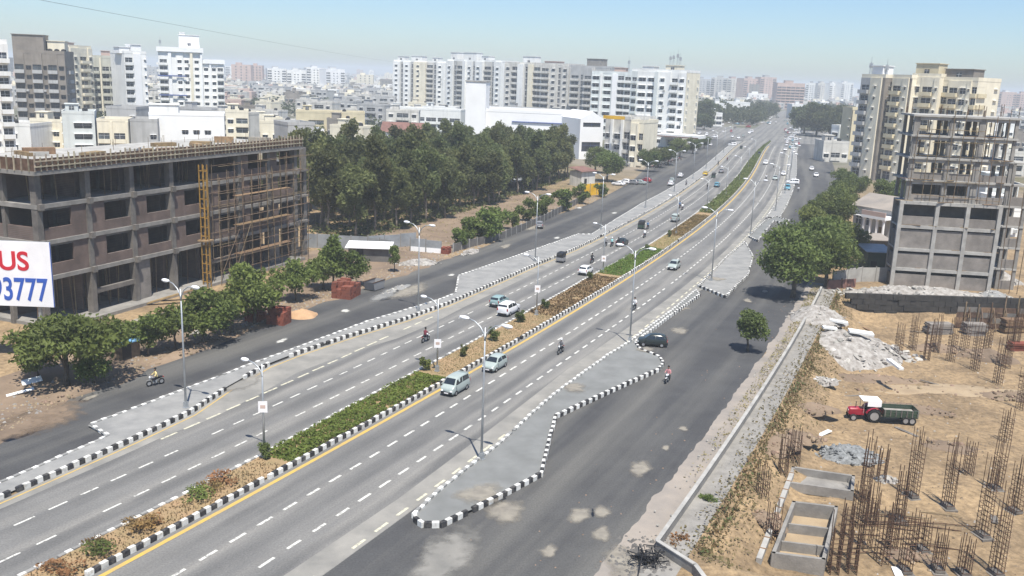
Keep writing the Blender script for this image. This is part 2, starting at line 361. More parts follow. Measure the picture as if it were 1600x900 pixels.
def make_ground():
    xs = [-6000, -2500, -1200, -600, -300, -150, -80, -40, -10, 0, 4] + [5+i*.5 for i in range(0, 150)]+[80+i for i in range(0, 25)] + [108, 125, 160, 300, 700, 1600, 3000, 6000]
    ys = [-300, -50, 10, 30, 36] + [38+i*.5 for i in range(0, 160)] + [122, 130, 160, 250, 500, 1000, 2000, 4000, 7000]
    b = MB()
    for y in ys:
        for x in xs: b.v.append((x, y, gz(x, y) if 5 <= x <= 104 and 38 <= y <= 117 else 0.0))
    nx = len(xs)
    for j in range(len(ys)-1):
        for i in range(nx-1): b.f.append((j*nx+i, j*nx+i+1, (j+1)*nx+i+1, (j+1)*nx+i)); b.m.append(0)
    # ground colour: soil near by, greyer green scrub further out
    mm = mat('ground', (.365, .258, .143), .95, col2=(.185, .131, .076), scale=.2, detail=12, bump=.9, bscale=2.0)
    n = mm.node_tree.nodes; l = mm.node_tree.links; bs = n['Principled BSDF']; old = bs.inputs['Base Color'].links[0].from_socket
    ge = n.new('ShaderNodeNewGeometry'); sp = n.new('ShaderNodeSeparateXYZ'); l.new(ge.outputs['Position'], sp.inputs[0])
    mr = n.new('ShaderNodeMapRange'); mr.inputs[1].default_value = 190; mr.inputs[2].default_value = 330; l.new(sp.outputs[1], mr.inputs[0])
    tn = n.new('ShaderNodeTexNoise'); tn.inputs['Scale'].default_value = .02; tn.inputs['Detail'].default_value = 8; l.new(ge.outputs['Position'], tn.inputs['Vector'])
    r2 = n.new('ShaderNodeMapRange'); r2.inputs[1].default_value = .42; r2.inputs[2].default_value = .6; l.new(tn.outputs[0], r2.inputs[0])
    mx = n.new('ShaderNodeMix'); mx.data_type = 'RGBA'; l.new(r2.outputs[0], mx.inputs[0]); mx.inputs[6].default_value = (.075, .085, .04, 1); mx.inputs[7].default_value = (.23, .21, .18, 1)
    m2 = n.new('ShaderNodeMix'); m2.data_type = 'RGBA'; l.new(mr.outputs[0], m2.inputs[0]); l.new(old, m2.inputs[6]); l.new(mx.outputs[2], m2.inputs[7]); l.new(m2.outputs[2], bs.inputs['Base Color'])
    t4 = n.new('ShaderNodeTexNoise'); t4.inputs['Scale'].default_value = 2.2; t4.inputs['Detail'].default_value = 8; t4.inputs['Roughness'].default_value = .7; l.new(ge.outputs['Position'], t4.inputs['Vector'])
    h = n.new('ShaderNodeHueSaturation'); r5 = n.new('ShaderNodeMapRange'); r5.inputs[1].default_value = .35; r5.inputs[2].default_value = .65; r5.inputs[3].default_value = .62; r5.inputs[4].default_value = 1.25; l.new(t4.outputs[0], r5.inputs[0]); l.new(r5.outputs[0], h.inputs['Value']); h.inputs['Saturation'].default_value = .98; l.new(m2.outputs[2], h.inputs['Color']); l.new(h.outputs[0], bs.inputs['Base Color'])
    struct(put('ground', b.mesh('ground', 'ground', True)))
make_ground()

# ================================================================ ROADS
ML = [(0, -2.9), (30, -3.0), (40, -3.5), (60, -3.8), (100, -4.3), (125, -3.6), (300, -3.6), (380, -2.4), (432, -1.2)]
def ml(s): return lerp_tab(ML, s)
LK = [(-40, -11.2), (17, -11.6), (27, -12.1), (34, -12.7), (40, -14.4), (46, -15.6), (50, -15.6), (57, -15.0), (66, -13.7), (75, -13.1), (101, -13.2), (117, -12.5), (440, -12.3)]
def lk(s): return lerp_tab(LK, s)
IL = [(-40, -12.8), (19, -13.7), (27.6, -14.3), (28, -17.1), (45, -17.1), (63, -16.7), (76, -15.0), (80, -15.0), (89, -19.2), (100, -18.6), (130.5, -16.6), (131, -14.6), (150, -15.6), (175, -16.5), (200, -16.2), (260, -15.4), (440, -15.2)]
def il(s): return lerp_tab(IL, s)
LE = [(-40, -19), (16, -19.5), (23, -20.2), (31, -23.0), (45, -24.3), (65, -25.6), (95, -26.1), (111, -25.4), (145, -27.6), (168, -26.2), (215, -27.5), (337, -37), (430, -38)]
def le(s): return lerp_tab(LE, s)
from mathutils import noise as mnoise
struct(strip('service_road_left', -40, 430, le, -12.4, .004, 'asphalt_dark'))
struct(strip('service_road_right', -40, 430, 9.6, lambda s: 22.7 if s < 150 else 22.7+(s-150)*.012, .004, 'asphalt_dark'))
carr_l = struct(strip('road_left', -40, 431, lambda s: lk(s)-.02, lambda s: ml(s)+.15, .008, 'asphalt'))
carr_r = struct(strip('road_right', -40, 431, -.2, lambda s: 10.2 if s < 98 else (10.6 if s < 100 else lerp_tab([(100, 11), (118, 13.5), (134, 11), (160, 10), (430, 10)], s)), .008, 'asphalt'))
# pale dusty shoulders
struct(strip('shoulder_left', -40, 430, lambda s: lk(s), lambda s: lk(s)+lerp_tab([(0, .7), (30, 1.2), (40, 3.0), (60, 3.8), (75, 2.0), (110, 1.6), (430, 1.2)], s), .012, 'shoulder'))
struct(strip('shoulder_right', -40, 430, lambda s: lerp_tab([(0, 8.2), (30, 8.6), (60, 7.6), (100, 8.3), (430, 8.6)], s), lambda s: 10.15 if s < 98 else lerp_tab([(98, 10.6), (118, 13.4), (134, 10.9), (160, 9.95), (430, 9.95)], s), .012, 'shoulder'))
# crossing far along the road and the road beyond it
struct(strip('junction', 430, 560, -70, 62, .006, 'asphalt'))
struct(strip('road_far', 560, 1000, -16, 12, .006, 'asphalt'))
struct(strip('road_median', -40, 432, lambda s: ml(s)+.2, -.2, .14, 'median_soil'))
struct(strip('footpath_right', 5, 112, lambda s: 22.6+.35*mnoise.noise(Vector((s*.25, 1, 0)))+.25*mnoise.noise(Vector((s*.9, 4, 0))), 24.6, .012, 'footpath', .4))
# left: beaten earth beside the service road and the open lot in front of the grove
struct(strip('dirt_verge', 10, 100, lambda s: le(s)-9, lambda s: le(s)+.3+.5*math.sin(s*.9)+.4*math.sin(s*.37), .008, 'orangesand' if False else 'soil'))
struct(strip('dirt_lot', 80, 190, -45, lambda s: le(s)-1.5, .010, 'soil'))

# ---------------------------------------------------------------- kerbs
def kblock(m):
    b = MB(); L, W, H = .43, .24, .40; e = .03
    v = [(-L/2, -W/2, 0), (L/2, -W/2, 0), (L/2, W/2, 0), (-L/2, W/2, 0), (-L/2, -W/2, H-e), (L/2, -W/2, H-e), (L/2, W/2, H-e), (-L/2, W/2, H-e),
         (-L/2+e, -W/2+e, H), (L/2-e, -W/2+e, H), (L/2-e, W/2-e, H), (-L/2+e, W/2-e, H)]
    f = [(0,1,5,4),(1,2,6,5),(2,3,7,6),(3,0,4,7),(4,5,9,8),(5,6,10,9),(6,7,11,10),(7,4,8,11),(8,9,10,11)]
    b.v, b.f, b.m = v, f, [0]*len(f); return b
KB = [kblock('kerb_white').mesh('kerb_block', 'kerb_white'), kblock('kerb_black').mesh('kerb_block', 'kerb_black'), kblock('x').mesh('kerb_block', 'paving')]
def kerb(name, pts, limit=300, h=1.0, pitch=.46, plain=None):
    root = put(name, None); struct(root)
    P = []; carry = 0.0
    for a, b in zip(pts, pts[1:]):
        d = b-a; L = d.length
        if L < 1e-6: continue
        q = carry
        while q < L:
            P.append((a + d*(q/L), math.atan2(d.y, d.x))); q += pitch
        carry = q-L
    rest = MB(); src = kblock('x')
    for i, (p, r) in enumerate(P):
        w = random.random(); r += random.uniform(-.04, .04)
        if w < .012: continue                                     # a missing stone here and there
        j = i % 2
        if j and plain and plain(p): j = 2
        if i < limit:
            o = put('kerb_block', KB[j], root, (p.x+random.gauss(0, .012), p.y+random.gauss(0, .012), -.02 + random.uniform(-.03, .012)), rot=(random.gauss(0, .03), random.gauss(0, .025), r), scale=(random.uniform(.93, 1.0), random.uniform(.92, 1.06), h*random.uniform(.93, 1.04)))
        else:
            c, s_ = math.cos(r), math.sin(r); k = len(rest.v)
            rest.v += [(p.x+x*c-y*s_, p.y+x*s_+y*c, z*h-.02) for x, y, z in src.v]
            for f in src.f: rest.f.append(tuple(k+t for t in f)); rest.m.append(j)
    if rest.v: stuff(build(rest, 'far_kerb_stones', ['kerb_white', 'kerb_black', 'paving'], root))
    return root
def spath(s0, s1, f, step=1.5):
    n = int((s1-s0)/step); return [at(s0+(s1-s0)*i/n, f(s0+(s1-s0)*i/n) if callable(f) else f) for i in range(n+1)]
kerb('kerb_median_right', spath(8, 430, -.12), 300)
kerb('kerb_median_left', spath(8, 430, lambda s: ml(s)+.12), 300, h=.7, plain=lambda p: True)
kerb('kerb_left_near', spath(12, 39.3, lambda s: lk(s)-.12), 300)
kerb('kerb_left_mid', spath(42.5, 46.5, lambda s: lk(s)-.12), 300)
kerb('kerb_left_far', spath(49.5, 400, lambda s: lk(s)-.12), 300)
kerb('kerb_service_left', spath(14, 400, lambda s: il(s)+.12, .8), 300, h=.7, plain=lambda p: True)
# left island surface between its two kerbs
struct(strip('pavement_left', -10, 41, lambda s: il(s)+.1, lambda s: lk(s)-.2, .17, 'paving', .4))
struct(strip('pavement_left_far', 41, 420, lambda s: il(s)+.1, lambda s: lk(s)-.2, .165, 'paving', .5))

def island(nm, px, mname, plain=None):
    P = [G(*p) for p in px]
    struct(sheet('pavement_'+nm, P, .22, mname)); kerb('kerb_'+nm, P+[P[0]], 300, h=1.0, plain=plain)
island('island', [(648,808),(682,775),(730,736),(780,698),(830,651),(862,623),(895,598),(950,558),(980,540),(1050,488),(1087,456),(1093,463),(1040,501),(992,538),(1000,549),(1030,561),(1036,571),(1028,581),(960,611),(868,654),(858,690),(845,745),(770,785),(690,824),(660,824),(649,816)], 'paving_teal', lambda p: so_of(p.x, p.y)[1] < 10.75)
island('traffic_island', [(1092,449),(1133,466),(1169,431),(1176,402),(1164,380),(1135,404)], 'paving')
island('far_island', [(1170,371),(1184,378),(1209,347),(1229,351),(1232,346),(1212,340),(1196,346)], 'paving_teal')
kerb('kerb_service_right', spath(172, 400, 10.2), 300)
kerb('kerb_service_right_back', spath(172, 400, 12.6), 200)
struct(strip('pavement_right', 172, 400, 10.3, 12.5, .165, 'paving'))

# ---------------------------------------------------------------- painted markings: one object for each dash
DASH = {}
def dashes(root, offs, s0, s1, m, length=1.25, pitch=2.255, width=.19, limit=100):
    rest = MB(); i = 0; s = s0
    while s < s1:
        o = offs(s) if callable(offs) else offs
        p, r = at(s, o, .017), head(s)
        if random.random() > .03:
            wq = width*(1+max(0, s-60)*.004)
            if i < limit:
                k = (m, length, width)
                if k not in DASH:
                    b = MB(); b.quad((-length/2, -width/2, 0), (length/2, -width/2, 0), (length/2, width/2, 0), (-length/2, width/2, 0)); DASH[k] = b.mesh('lane_dash', m)
                put('lane_dash', DASH[k], root, p, r, scale=(random.uniform(.9, 1.05), 1, 1))
            else:
                t = Vector((math.cos(r), math.sin(r), 0))*length/2; n = Vector((-math.sin(r), math.cos(r), 0))*width/2
                rest.quad(p-t-n, p+t-n, p+t+n, p-t+n)
        i += 1; s += pitch
    if rest.v: stuff(build(rest, 'far_lane_dashes', m, root))
dashes(carr_r, lambda s: lerp_tab([(20, 3.6), (60, 3.2), (430, 3.2)], s), 10, 400, 'paint_white', limit=70)
dashes(carr_r, lambda s: lerp_tab([(20, 6.8), (60, 6.4), (430, 6.4)], s), 11, 400, 'paint_white', limit=70)
dashes(carr_r, lambda s: lerp_tab([(20, 9.9), (40, 9.6), (100, 9.4), (430, 9.5)], s), 10.6, 400, 'paint_cream', limit=60)
dashes(carr_l, lambda s: lerp_tab([(15, -5.15), (30, -5.6), (60, -6.4), (110, -6.8), (430, -6.3)], s), 9, 400, 'paint_white', limit=70, width=.15)
dashes(carr_l, lambda s: lerp_tab([(15, -8.1), (30, -8.5), (60, -9.2), (110, -9.6), (430, -9.1)], s), 9.8, 400, 'paint_white', limit=70, width=.15)
dashes(carr_l, lambda s: lerp_tab([(15, -10.6), (34, -11.0), (60, -12.0), (430, -11.8)], s), 30, 70, 'paint_cream', limit=30, length=1.6)
strip('edge_line', 8, 400, .32, .62, .017, 'paint_yellow', parent=carr_r)
strip('edge_line', 8, 400, lambda s: lk(s)+.3, lambda s: lk(s)+.42, .018, 'paint_yellow', parent=carr_l)

# ---------------------------------------------------------------- dust, silt and spilt sand lying on the roads
def blob(name, c, rx, ry, rz, z, m, parent=None, n=22, rag=.28):
    ph = [random.uniform(0, 6.3) for _ in range(4)]; P = []
    for i in range(n):
        a = 2*math.pi*i/n; k = 1+rag*(math.sin(2*a+ph[0])*.4+math.sin(3*a+ph[1])*.35+math.sin(5*a+ph[2])*.25+random.uniform(-.2, .2))
        x, y = rx*k*math.cos(a), ry*k*math.sin(a); P.append((c.x+x*math.cos(rz)-y*math.sin(rz), c.y+x*math.sin(rz)+y*math.cos(rz)))
    b = MB(); K = (1.25, .95, .65, .3); b.v = [(c.x+(p[0]-c.x)*k, c.y+(p[1]-c.y)*k, z) for k in K for p in P]+[(c.x, c.y, z)]
    for r in range(3):
        for i in range(n): b.f.append((r*n+i, r*n+(i+1) % n, (r+1)*n+(i+1) % n, (r+1)*n+i)); b.m.append(0)
    for i in range(n): b.f.append((3*n+i, 3*n+(i+1) % n, 4*n)); b.m.append(0)
    me = b.mesh(name, m+'_film'); ca = me.attributes.new('cover', 'FLOAT', 'POINT'); cv = [0.0]*n+[.3]*n+[.65]*n+[.85]*n+[.9]; ca.data.foreach_set('value', cv)
    return put(name, me, parent)
dz = .024
for (px, py, rx, ry, m) in [(1000, 732, 1.3, .8, 'dust'), (940, 800, .9, .5, 'dust'), (905, 805, 1.1, .7, 'dust'), (857, 862, .7, .5, 'dust'), (1068, 670, .5, .4, 'dust'), (1062, 517, 1.5, .8, 'dust'), (1110, 455, 1.0, .6, 'dust'), (1065, 482, 1.1, .8, 'dust'), (1040, 700, .5, .3, 'dust'),
        (690, 880, 4.5, 1.6, 'shoulder'), (975, 880, 2.0, 1.0, 'dust'), (940, 835, 1.0, .5, 'dust'), (790, 800, 1.8, 1.0, 'dust'), (1195, 455, 1.0, .5, 'dust'), (1290, 500, .6, .4, 'dust'),
        (310, 518, 1.2, .5, 'paint_white'), (140, 622, .8, .4, 'dust'), (60, 655, 4.2, 2.2, 'soil'), (440, 533, .9, .4, 'paint_white'), (540, 486, .7, .5, 'paint_white'), (705, 430, .9, .4, 'paint_white'), (640, 455, 4.5, 1.6, 'dust'), (600, 462, 3, 1.2, 'paving'), (830, 355, 4, 2, 'dust'), (790, 385, 2, .8, 'dust'), (905, 325, 1.2, .6, 'paint_white'), (960, 333, 1.2, .6, 'paint_white'), (870, 372, 1.1, .5, 'paint_white'), (840, 394, 1.8, .6, 'dust'), (25, 670, 3, 1.5, 'soil'), (1168, 470, 1, .6, 'dust'), (380, 600, 2.4, 1.0, 'shoulder')]:
    dz += .0008; struct(blob('dust_patch', G(px, py), rx, ry, head(50)+.2, dz, m))
for (px, py, rx, ry) in [(752, 771, 1.6, 1.3), (896, 606, 1.2, 1.1), (1008, 547, .9, .8), (1120, 436, 1.3, 1.0)]:
    dz += .0008; struct(blob('dust_patch', G(px, py, .22), rx, ry, head(50)+.2, .25+dz-.024, 'dust'))

# ================================================================ BUILDINGS
def wallgrid(b, W, H, y, ops, dep, mi=0):
    """front sheet at local y (facing -y) with rectangular openings and reveals going back by dep"""
    xs = sorted({0, W} | {round(o[0], 3) for o in ops} | {round(o[1], 3) for o in ops}); zs = sorted({0, H} | {round(o[2], 3) for o in ops} | {round(o[3], 3) for o in ops})
    cut = {(round(o[0], 3), round(o[2], 3)): (round(o[1], 3), round(o[3], 3)) for o in ops}
    inside = set()
    for i in range(len(xs)-1):
        for j in range(len(zs)-1):
            hole = any(o[0]-1e-3 <= xs[i] and xs[i+1] <= o[1]+1e-3 and o[2]-1e-3 <= zs[j] and zs[j+1] <= o[3]+1e-3 for o in ops)
            if not hole: b.quad((xs[i], y, zs[j]), (xs[i+1], y, zs[j]), (xs[i+1], y, zs[j+1]), (xs[i], y, zs[j+1]), mi)
    for x0, x1, z0, z1 in ops:
        Y = y+dep
        b.quad((x0, y, z0), (x1, y, z0), (x1, Y, z0), (x0, Y, z0), mi); b.quad((x0, Y, z1), (x1, Y, z1), (x1, y, z1), (x0, y, z1), mi)
        b.quad((x0, Y, z0), (x0, Y, z1), (x0, y, z1), (x0, y, z0), mi); b.quad((x1, y, z0), (x1, y, z1), (x1, Y, z1), (x1, Y, z0), mi)
BAYC, WINC, BALC = {}, {}, {}
def pane_mesh(w, h, shade, trim):
    k = (round(w, 2), round(h, 2), shade, trim)
    if k not in WINC:
        b = MB(); b.box(-w/2, w/2, 0, .05, 0, h, 0); b.box(-.03, .03, -.03, .001, 0, h, 1); b.box(-w/2, w/2, -.03, .001, h*.62, h*.62+.05, 1)
        if shade: b.box(-w/2-.15, w/2+.15, -.72, -.24, h+.04, h+.14, 1)
        WINC[k] = b.mesh('window', ['glass', trim])
    return WINC[k]
def balc_mesh(w, pr, m):
    k = (round(w, 2), round(pr, 2), m)
    if k not in BALC:
        b = MB(); b.box(-w/2, w/2, -pr, 0, -.12, 0); b.box(-w/2, w/2, -pr, -pr+.12, 0, .95); b.box(-w/2, -w/2+.12, -pr+.12, 0, 0, .95); b.box(w/2-.12, w/2, -pr+.12, 0, 0, .95)
        BALC[k] = b.mesh('balcony', m)
    return BALC[k]
def bay(root, loc, rz, typ, W, pr, nf, fh, m, trim, base, H, bm):
    key = (typ, round(W, 2), round(pr, 2), nf, round(fh, 2), m, round(base, 2), round(H, 2))
    op1 = {'w': (min(1.6, .6*W), .95, 2.25), 'W': (.72*W, .8, 2.3), 'b': (.74*W, .05, 2.35), 'o': (.86*W, 1.0, fh-.32), 'v': (.5*W, .5, fh-.2), 's': (min(.75, .4*W), 1.3, 2.1), '.': None}[typ]
    ops = []
    if op1:
        for f in range(nf):
            ops.append((W/2-op1[0]/2, W/2+op1[0]/2, base+f*fh+op1[1], base+f*fh+op1[2]))
    if key not in BAYC:
        b = MB(); y = -pr
        wallgrid(b, W, H, y, ops, .3)
        if pr > .02:
            b.quad((0, .34, 0), (0, y, 0), (0, y, H), (0, .34, H)); b.quad((W, y, 0), (W, .34, 0), (W, .34, H), (W, y, H))
            b.quad((0, y, H), (W, y, H), (W, .34, H), (0, .34, H))
        BAYC[key] = b.mesh('facade_bay', m)
    o = put('facade_bay', BAYC[key], root, loc, rz)
    for q, (x0, x1, z0, z1) in enumerate(ops):
        put('window', pane_mesh(x1-x0, z1-z0, typ in 'wWs', trim), o, ((x0+x1)/2, -pr+.24, z0))  # in open loggias the dark pane stands in for the shaded recess
        if typ in 'wW' and random.random() < .13: put('air_conditioner', boxm(.85, .4, .6, 'greywall'), o, (x1+.1 if x1+.6 < W else x0, -pr-.21, z0-.75))
        if typ == 'b' and q > 0: put('balcony', balc_mesh(W*.9, 1.15, bm), o, (W/2, -pr-.001, z0-.05))
        elif typ == 'o': put('balcony', balc_mesh(W*.96, .55, bm), o, (W/2, -pr-.001, z0-.98))
    return o
def block(root, p0, p1, H, depth, front, m='white', trim='white_clean', fh=3.0, left=None, right=None, base=.6, loc=None, roof='roofgrey', bm=None, parapet=1.0, org=None):
    """one rectangular block of a building; p0,p1 front corners in the root's own frame"""
    p0, p1 = Vector(p0), Vector(p1); d = p1-p0; W = math.hypot(d.x, d.y); rz = math.atan2(d.y, d.x)
    R = Matrix.Rotation(rz, 3, 'Z')
    bm = bm or m
    def T(x, y, z=0): return p0 + R @ Vector((x, y, z))
    nf = max(1, int((H-base-.3)/fh))
    b = MB(); b.box(.02, W-.02, .33, depth-.02, 0, H); build(b, 'core_wall', m, root, p0, rz)
    def run(pat, L, start, ang):
        tot = sum(x[1] for x in pat); x = 0.0
        for t in pat:
            w = L*t[1]/tot; pr = t[2] if len(t) > 2 else 0.0; mm = t[3] if len(t) > 3 else m
            off = Matrix.Rotation(ang, 3, 'Z') @ Vector((x, 0, 0))
            bay(root, start+off, ang, t[0], w, pr, nf, fh, mm, trim, base, H, bm if mm == m else mm); x += w
    run(front, W, p0, rz)
    if left: run(left, depth, T(0, depth), rz-math.pi/2)
    if right: run(right, depth, T(W, 0), rz+math.pi/2)
    if parapet:
        b = MB(); t = .18; pz = parapet
        b.box(-.05, W+.05, -.05, t, H, H+pz); b.box(-.05, W+.05, depth-t, depth+.05, H, H+pz); b.box(-.05, t, t, depth-t, H, H+pz); b.box(W-t, W+.05, t, depth-t, H, H+pz)
        build(b, 'parapet', m, root, p0, rz)
        b = MB(); b.box(t, W-t, t, depth-t, H, H+.12); build(b, 'roof_slab', roof, root, p0, rz)
    return T, W
def roofbox(root, T, rz, x0, x1, y0, y1, z0, z1, m, name='stair_room', win=False):
    b = MB(); b.box(0, x1-x0, 0, y1-y0, 0, z1-z0); b.box(-.25, x1-x0+.25, -.25, y1-y0+.25, z1-z0, z1-z0+.2)
    o = build(b, name, m, root, T(x0, y0, z0), rz)
    if win: put('window', pane_mesh(min(1.4, (x1-x0)*.4), 1.1, False, 'white_clean'), o, ((x1-x0)/2, -.06, .9))
    return o
def tank(root, p, r=.75, h=1.5, m='plastic'):
    b = MB(); b.tube([(0, 0, 0), (0, 0, h*.8), (0, 0, h*.95), (0, 0, h)], [r, r, r*.6, r*.25], 10); build(b, 'water_tank', m, root, p, smooth=False)
def mast(root, p, h, m='steel'):
    b = MB()
    for a in range(3):
        c, s = math.cos(a*2.1)*.35, math.sin(a*2.1)*.35; b.tube([(c, s, 0), (c*.5, s*.5, h)], .06, 4)
    b.tube([(0, 0, h), (0, 0, h+1.5)], .05, 4); b.box(-.5, .5, -.12, .12, h-1.6, h-.3); build(b, 'antenna_mast', m, root, p)

def tower(name, label, px0, Y0, px1, Y1, top, depth, front, zref=12, **kw):
    """top: height in metres; px0,px1 columns of the front corners at forward distance Y0,Y1"""
    p0, p1 = PX(px0, Y0, zref), PX(px1, Y1, zref); p0.z = p1.z = 0
    root = thing(name, label, kw.pop('cat', 'apartment building'), p0, 0, kw.pop('group', None))
    T, W = block(root, (0, 0, 0), p1-p0, top, depth, front, **kw)
    return root, T, W, math.atan2((p1-p0).y, (p1-p0).x)

# ---------------------------------------------------------------- left towers
r, T, W, a = tower('apartment_tower', 'white tower with blue bands at the left picture edge behind the unfinished block', -40, 222, 20, 228, 29, 14, [('b', 4, .5), ('.', 1, .9, 'pinkwall'), ('w', 3), ('b', 4, .5)], m='white', bm='white', right=[('w', 3), ('.', 1), ('w', 3)])
roofbox(r, T, a, 1, 6, 3, 8, 29.1, 32, 'white')
r, T, W, a = tower('apartment_tower', 'bare grey brown unplastered tower left of the cream tower', 27, 296, 106, 300, ZT(70, 84, 300), 16, [('o', 4, .3), ('w', 3), ('o', 4, .5), ('w', 2), ('o', 4, .3), ('w', 3)], m='brownwall', bm='greywall', trim='concrete_dark', fh=2.95, right=[('w', 3), ('o', 4), ('w', 3)])
Z = ZT(70, 84, 300)
roofbox(r, T, a, -.5, 8.5, 2, 10, Z+.1, Z+5.6, 'brownwall'); roofbox(r, T, a, 9, 14, 5, 11, Z+.1, Z+4, 'cream')
for i in range(3): tank(r, T(10+i*2, 3, Z+.15))
r, T, W, a = tower('apartment_tower', 'cream tower with rounded top window beside the brown tower', 113, 352, 147, 366, ZT(125, 75, 355), 14, [('w', 4, .6, 'cream'), ('b', 4, .2, 'cream'), ('w', 2, .5, 'cream')], m='cream', left=[('w', 3), ('.', 2), ('w', 3)])
roofbox(r, T, a, 4, 8, 3, 7, ZT(125, 75, 355), ZT(140, 68, 355), 'pinkwall')
r, T, W, a = tower('apartment_tower', 'grey green balcony slab block between cream tower and white slab', 147, 372, 212, 376, ZT(170, 91, 374), 14, [('b', 3, .2), ('.', .6, .9, 'cream'), ('o', 3), ('o', 3), ('.', .6, .9, 'greywall'), ('o', 3), ('b', 3, .3)], m='greygreen', bm='greygreen', fh=2.9)
roofbox(r, T, a, 3, 8, 3, 8, ZT(170, 91, 374), ZT(170, 80, 374), 'pinkwall')
r, T, W, a = tower('apartment_tower', 'narrow white slab tower with plain side left of the tall white tower', 198, 356, 232, 362, ZT(210, 84, 360), 13, [('o', 3), ('.', 2.5, .5, 'white_clean'), ('.', 1), ('s', 1.2)], m='white', right=[('w', 3), ('.', 1), ('w', 3)])
Z = ZT(210, 84, 360); roofbox(r, T, a, -1, 3, 2, 7, Z, ZT(200, 74, 358), 'white_clean'); roofbox(r, T, a, 3.2, 7, 1, 6, Z, ZT(212, 70, 358), 'white_clean')
Z = ZT(285, 82, 420)
r, T, W, a = tower('apartment_tower', 'tall white tower with blue grey bands and stepped lower wing', 250, 418, 318, 424, Z, 15, [('b', 3, .3), ('.', 1, .8, 'white_clean'), ('.', 1.4), ('w', 2.2, .4), ('w', 2.2), ('.', .8, .9, 'cream'), ('w', 2.4), ('.', .6, .7, 'white_clean')], m='white', bm='white', fh=3.05, left=[('b', 3), ('.', 1), ('w', 3)])
b = MB(); b.box(-.6, W+.6, -1.1, 15.3, Z+.2, Z+2.2); build(b, 'roof_band', 'white_clean', r, T(0, 0, 0), a)
roofbox(r, T, a, W*.48, W*.95, 2, 9, Z+2.2, ZT(300, 55, 420), 'white_clean', win=True); roofbox(r, T, a, W*.5, W*.62, 2.5, 6, ZT(300, 55, 420), ZT(300, 51, 420), 'white_clean')
mast(r, T(1, 2, Z+2.2), 3)
p0, p1 = T(W+.05, 1), T(W+9.2, 1)
T2, W2 = block(r, p0, p1, ZT(335, 100, 422), 13, [('w', 2.4), ('.', .6, .6, 'white_clean'), ('w', 2), ('b', 2.6, .2)], m='white', fh=3.05)
b = MB(); b.box(.1, W2+.5, -.8, 13.2, 0, 1.9); build(b, 'roof_band', 'white_clean', r, T2(0, 0, ZT(335, 100, 422)+.05), a)
for zb in (ZT(285, 120, 420), ZT(285, 150, 420)):
    b = MB(); b.box(-.4, W*.62, -1.25, -.82, zb, zb+.55); build(b, 'band', 'bluetrim', r, T(0, 0, 0), a)

# ---------------------------------------------------------------- tower row in the centre, nearest block at its right end
ctr = 'white apartment row across the centre'
WB = [('w', 2, 1.2), ('v', 1, 0, 'greywall'), ('o', 2.2, .2, 'stained'), ('.', .8, 1.8), ('w', 1.8, .5), ('v', .8, 0, 'greywall'), ('w', 1.8, .5), ('.', .8, 1.8), ('o', 2.2, .2, 'stained'), ('v', 1, 0, 'greywall'), ('w', 2, 1.2)]  # recessed bays get greyer walls, painting in the shade of the recesses
def ctower(label, px0, Y0, px1, Y1, ytop, depth, front, m, stain=None, fh=3.0, right=None, left=None, bm=None):
    Z = ZT((px0+px1)/2, ytop, (Y0+Y1)/2)
    r, T, W, a = tower('apartment_block', label, px0, Y0, px1, Y1, Z, depth, front, m=m, fh=fh, right=right, left=left, group='apartment blocks in the long white row', bm=bm or m)
    return r, T, W, a, Z
r, T, W, a, Z = ctower('leftmost white block of the central apartment row with cream bay', 615, 600, 697, 585, 97, 16, [('w', 2, 1.2), ('v', .9, 0, 'greywall'), ('w', 2, .6), ('v', 1.2, 0, 'greywall'), ('w', 2.6, 1.6, 'cream'), ('.', .8, 1.6, 'cream'), ('o', 2, .2, 'stained'), ('v', 1, 0, 'greywall'), ('w', 2, 1), ('.', .7, 1.6)], 'white', left=[('w', 3), ('.', 1), ('w', 3)])  # grey recess bays: their shade is put into the wall colour
for x0, x1, h in ((1, 6, 3.2), (11, 19, 3.6), (26, 30, 3.0)): roofbox(r, T, a, x0, x1, 3, 9, Z+.1, Z+h, 'white', win=True)
r, T, W, a, Z = ctower('white block with two roof pavilions right of the cream bay', 698, 570, 783, 545, 96, 16, WB, 'white')
for x0, x1, h in ((0, 5, 5.0), (10, 20, 5.0), (24, 29, 3.2)): roofbox(r, T, a, x0, x1, 3, 9, Z+.1, Z+h, 'white', win=True)
r, T, W, a, Z = ctower('rain stained white block with cream piers in the middle of the row', 787, 490, 887, 470, 101, 16, [('w', 2, .3), ('o', 2, 0, 'stained'), ('.', 1.6, 1.5, 'white'), ('v', 1.4, 0, 'greywall'), ('.', 1.2, 1.6, 'cream'), ('o', 2, .2, 'stained'), ('b', 2.5, .3, 'stained'), ('w', 2, .2, 'stained'), ('v', 1.2), ('w', 2, .4)], 'stained', bm='stained')  # grey recessed bay has its shade painted in
roofbox(r, T, a, 9, 16, 3, 9, Z+.1, Z+4, 'white', win=True); roofbox(r, T, a, 22, 30, 3, 9, Z+.1, Z+1.8, 'pinkwall')
r, T, W, a, Z = ctower('dark grey balconied block with tank house in the central row', 889, 458, 950, 448, 106, 16, [('b', 3, .2), ('v', 1.2), ('b', 2.6, .3, 'greywall'), ('.', .8, .9, 'stained'), ('b', 2.6), ('w', 2)], 'greywall', bm='stained')
roofbox(r, T, a, 7, 15, 3, 9, Z+.1, Z+4.2, 'concrete')
r, T, W, a, Z = ctower('pale teal white block with plain rendered panel in the central row', 922, 408, 984, 402, 115, 14, [('W', 2.4, .3, 'tealwall'), ('.', .6, .8, 'white'), ('W', 2.6), ('.', 1.4, .5, 'white_clean'), ('o', 1.8), ('b', 2, .2)], 'tealwall', bm='white')
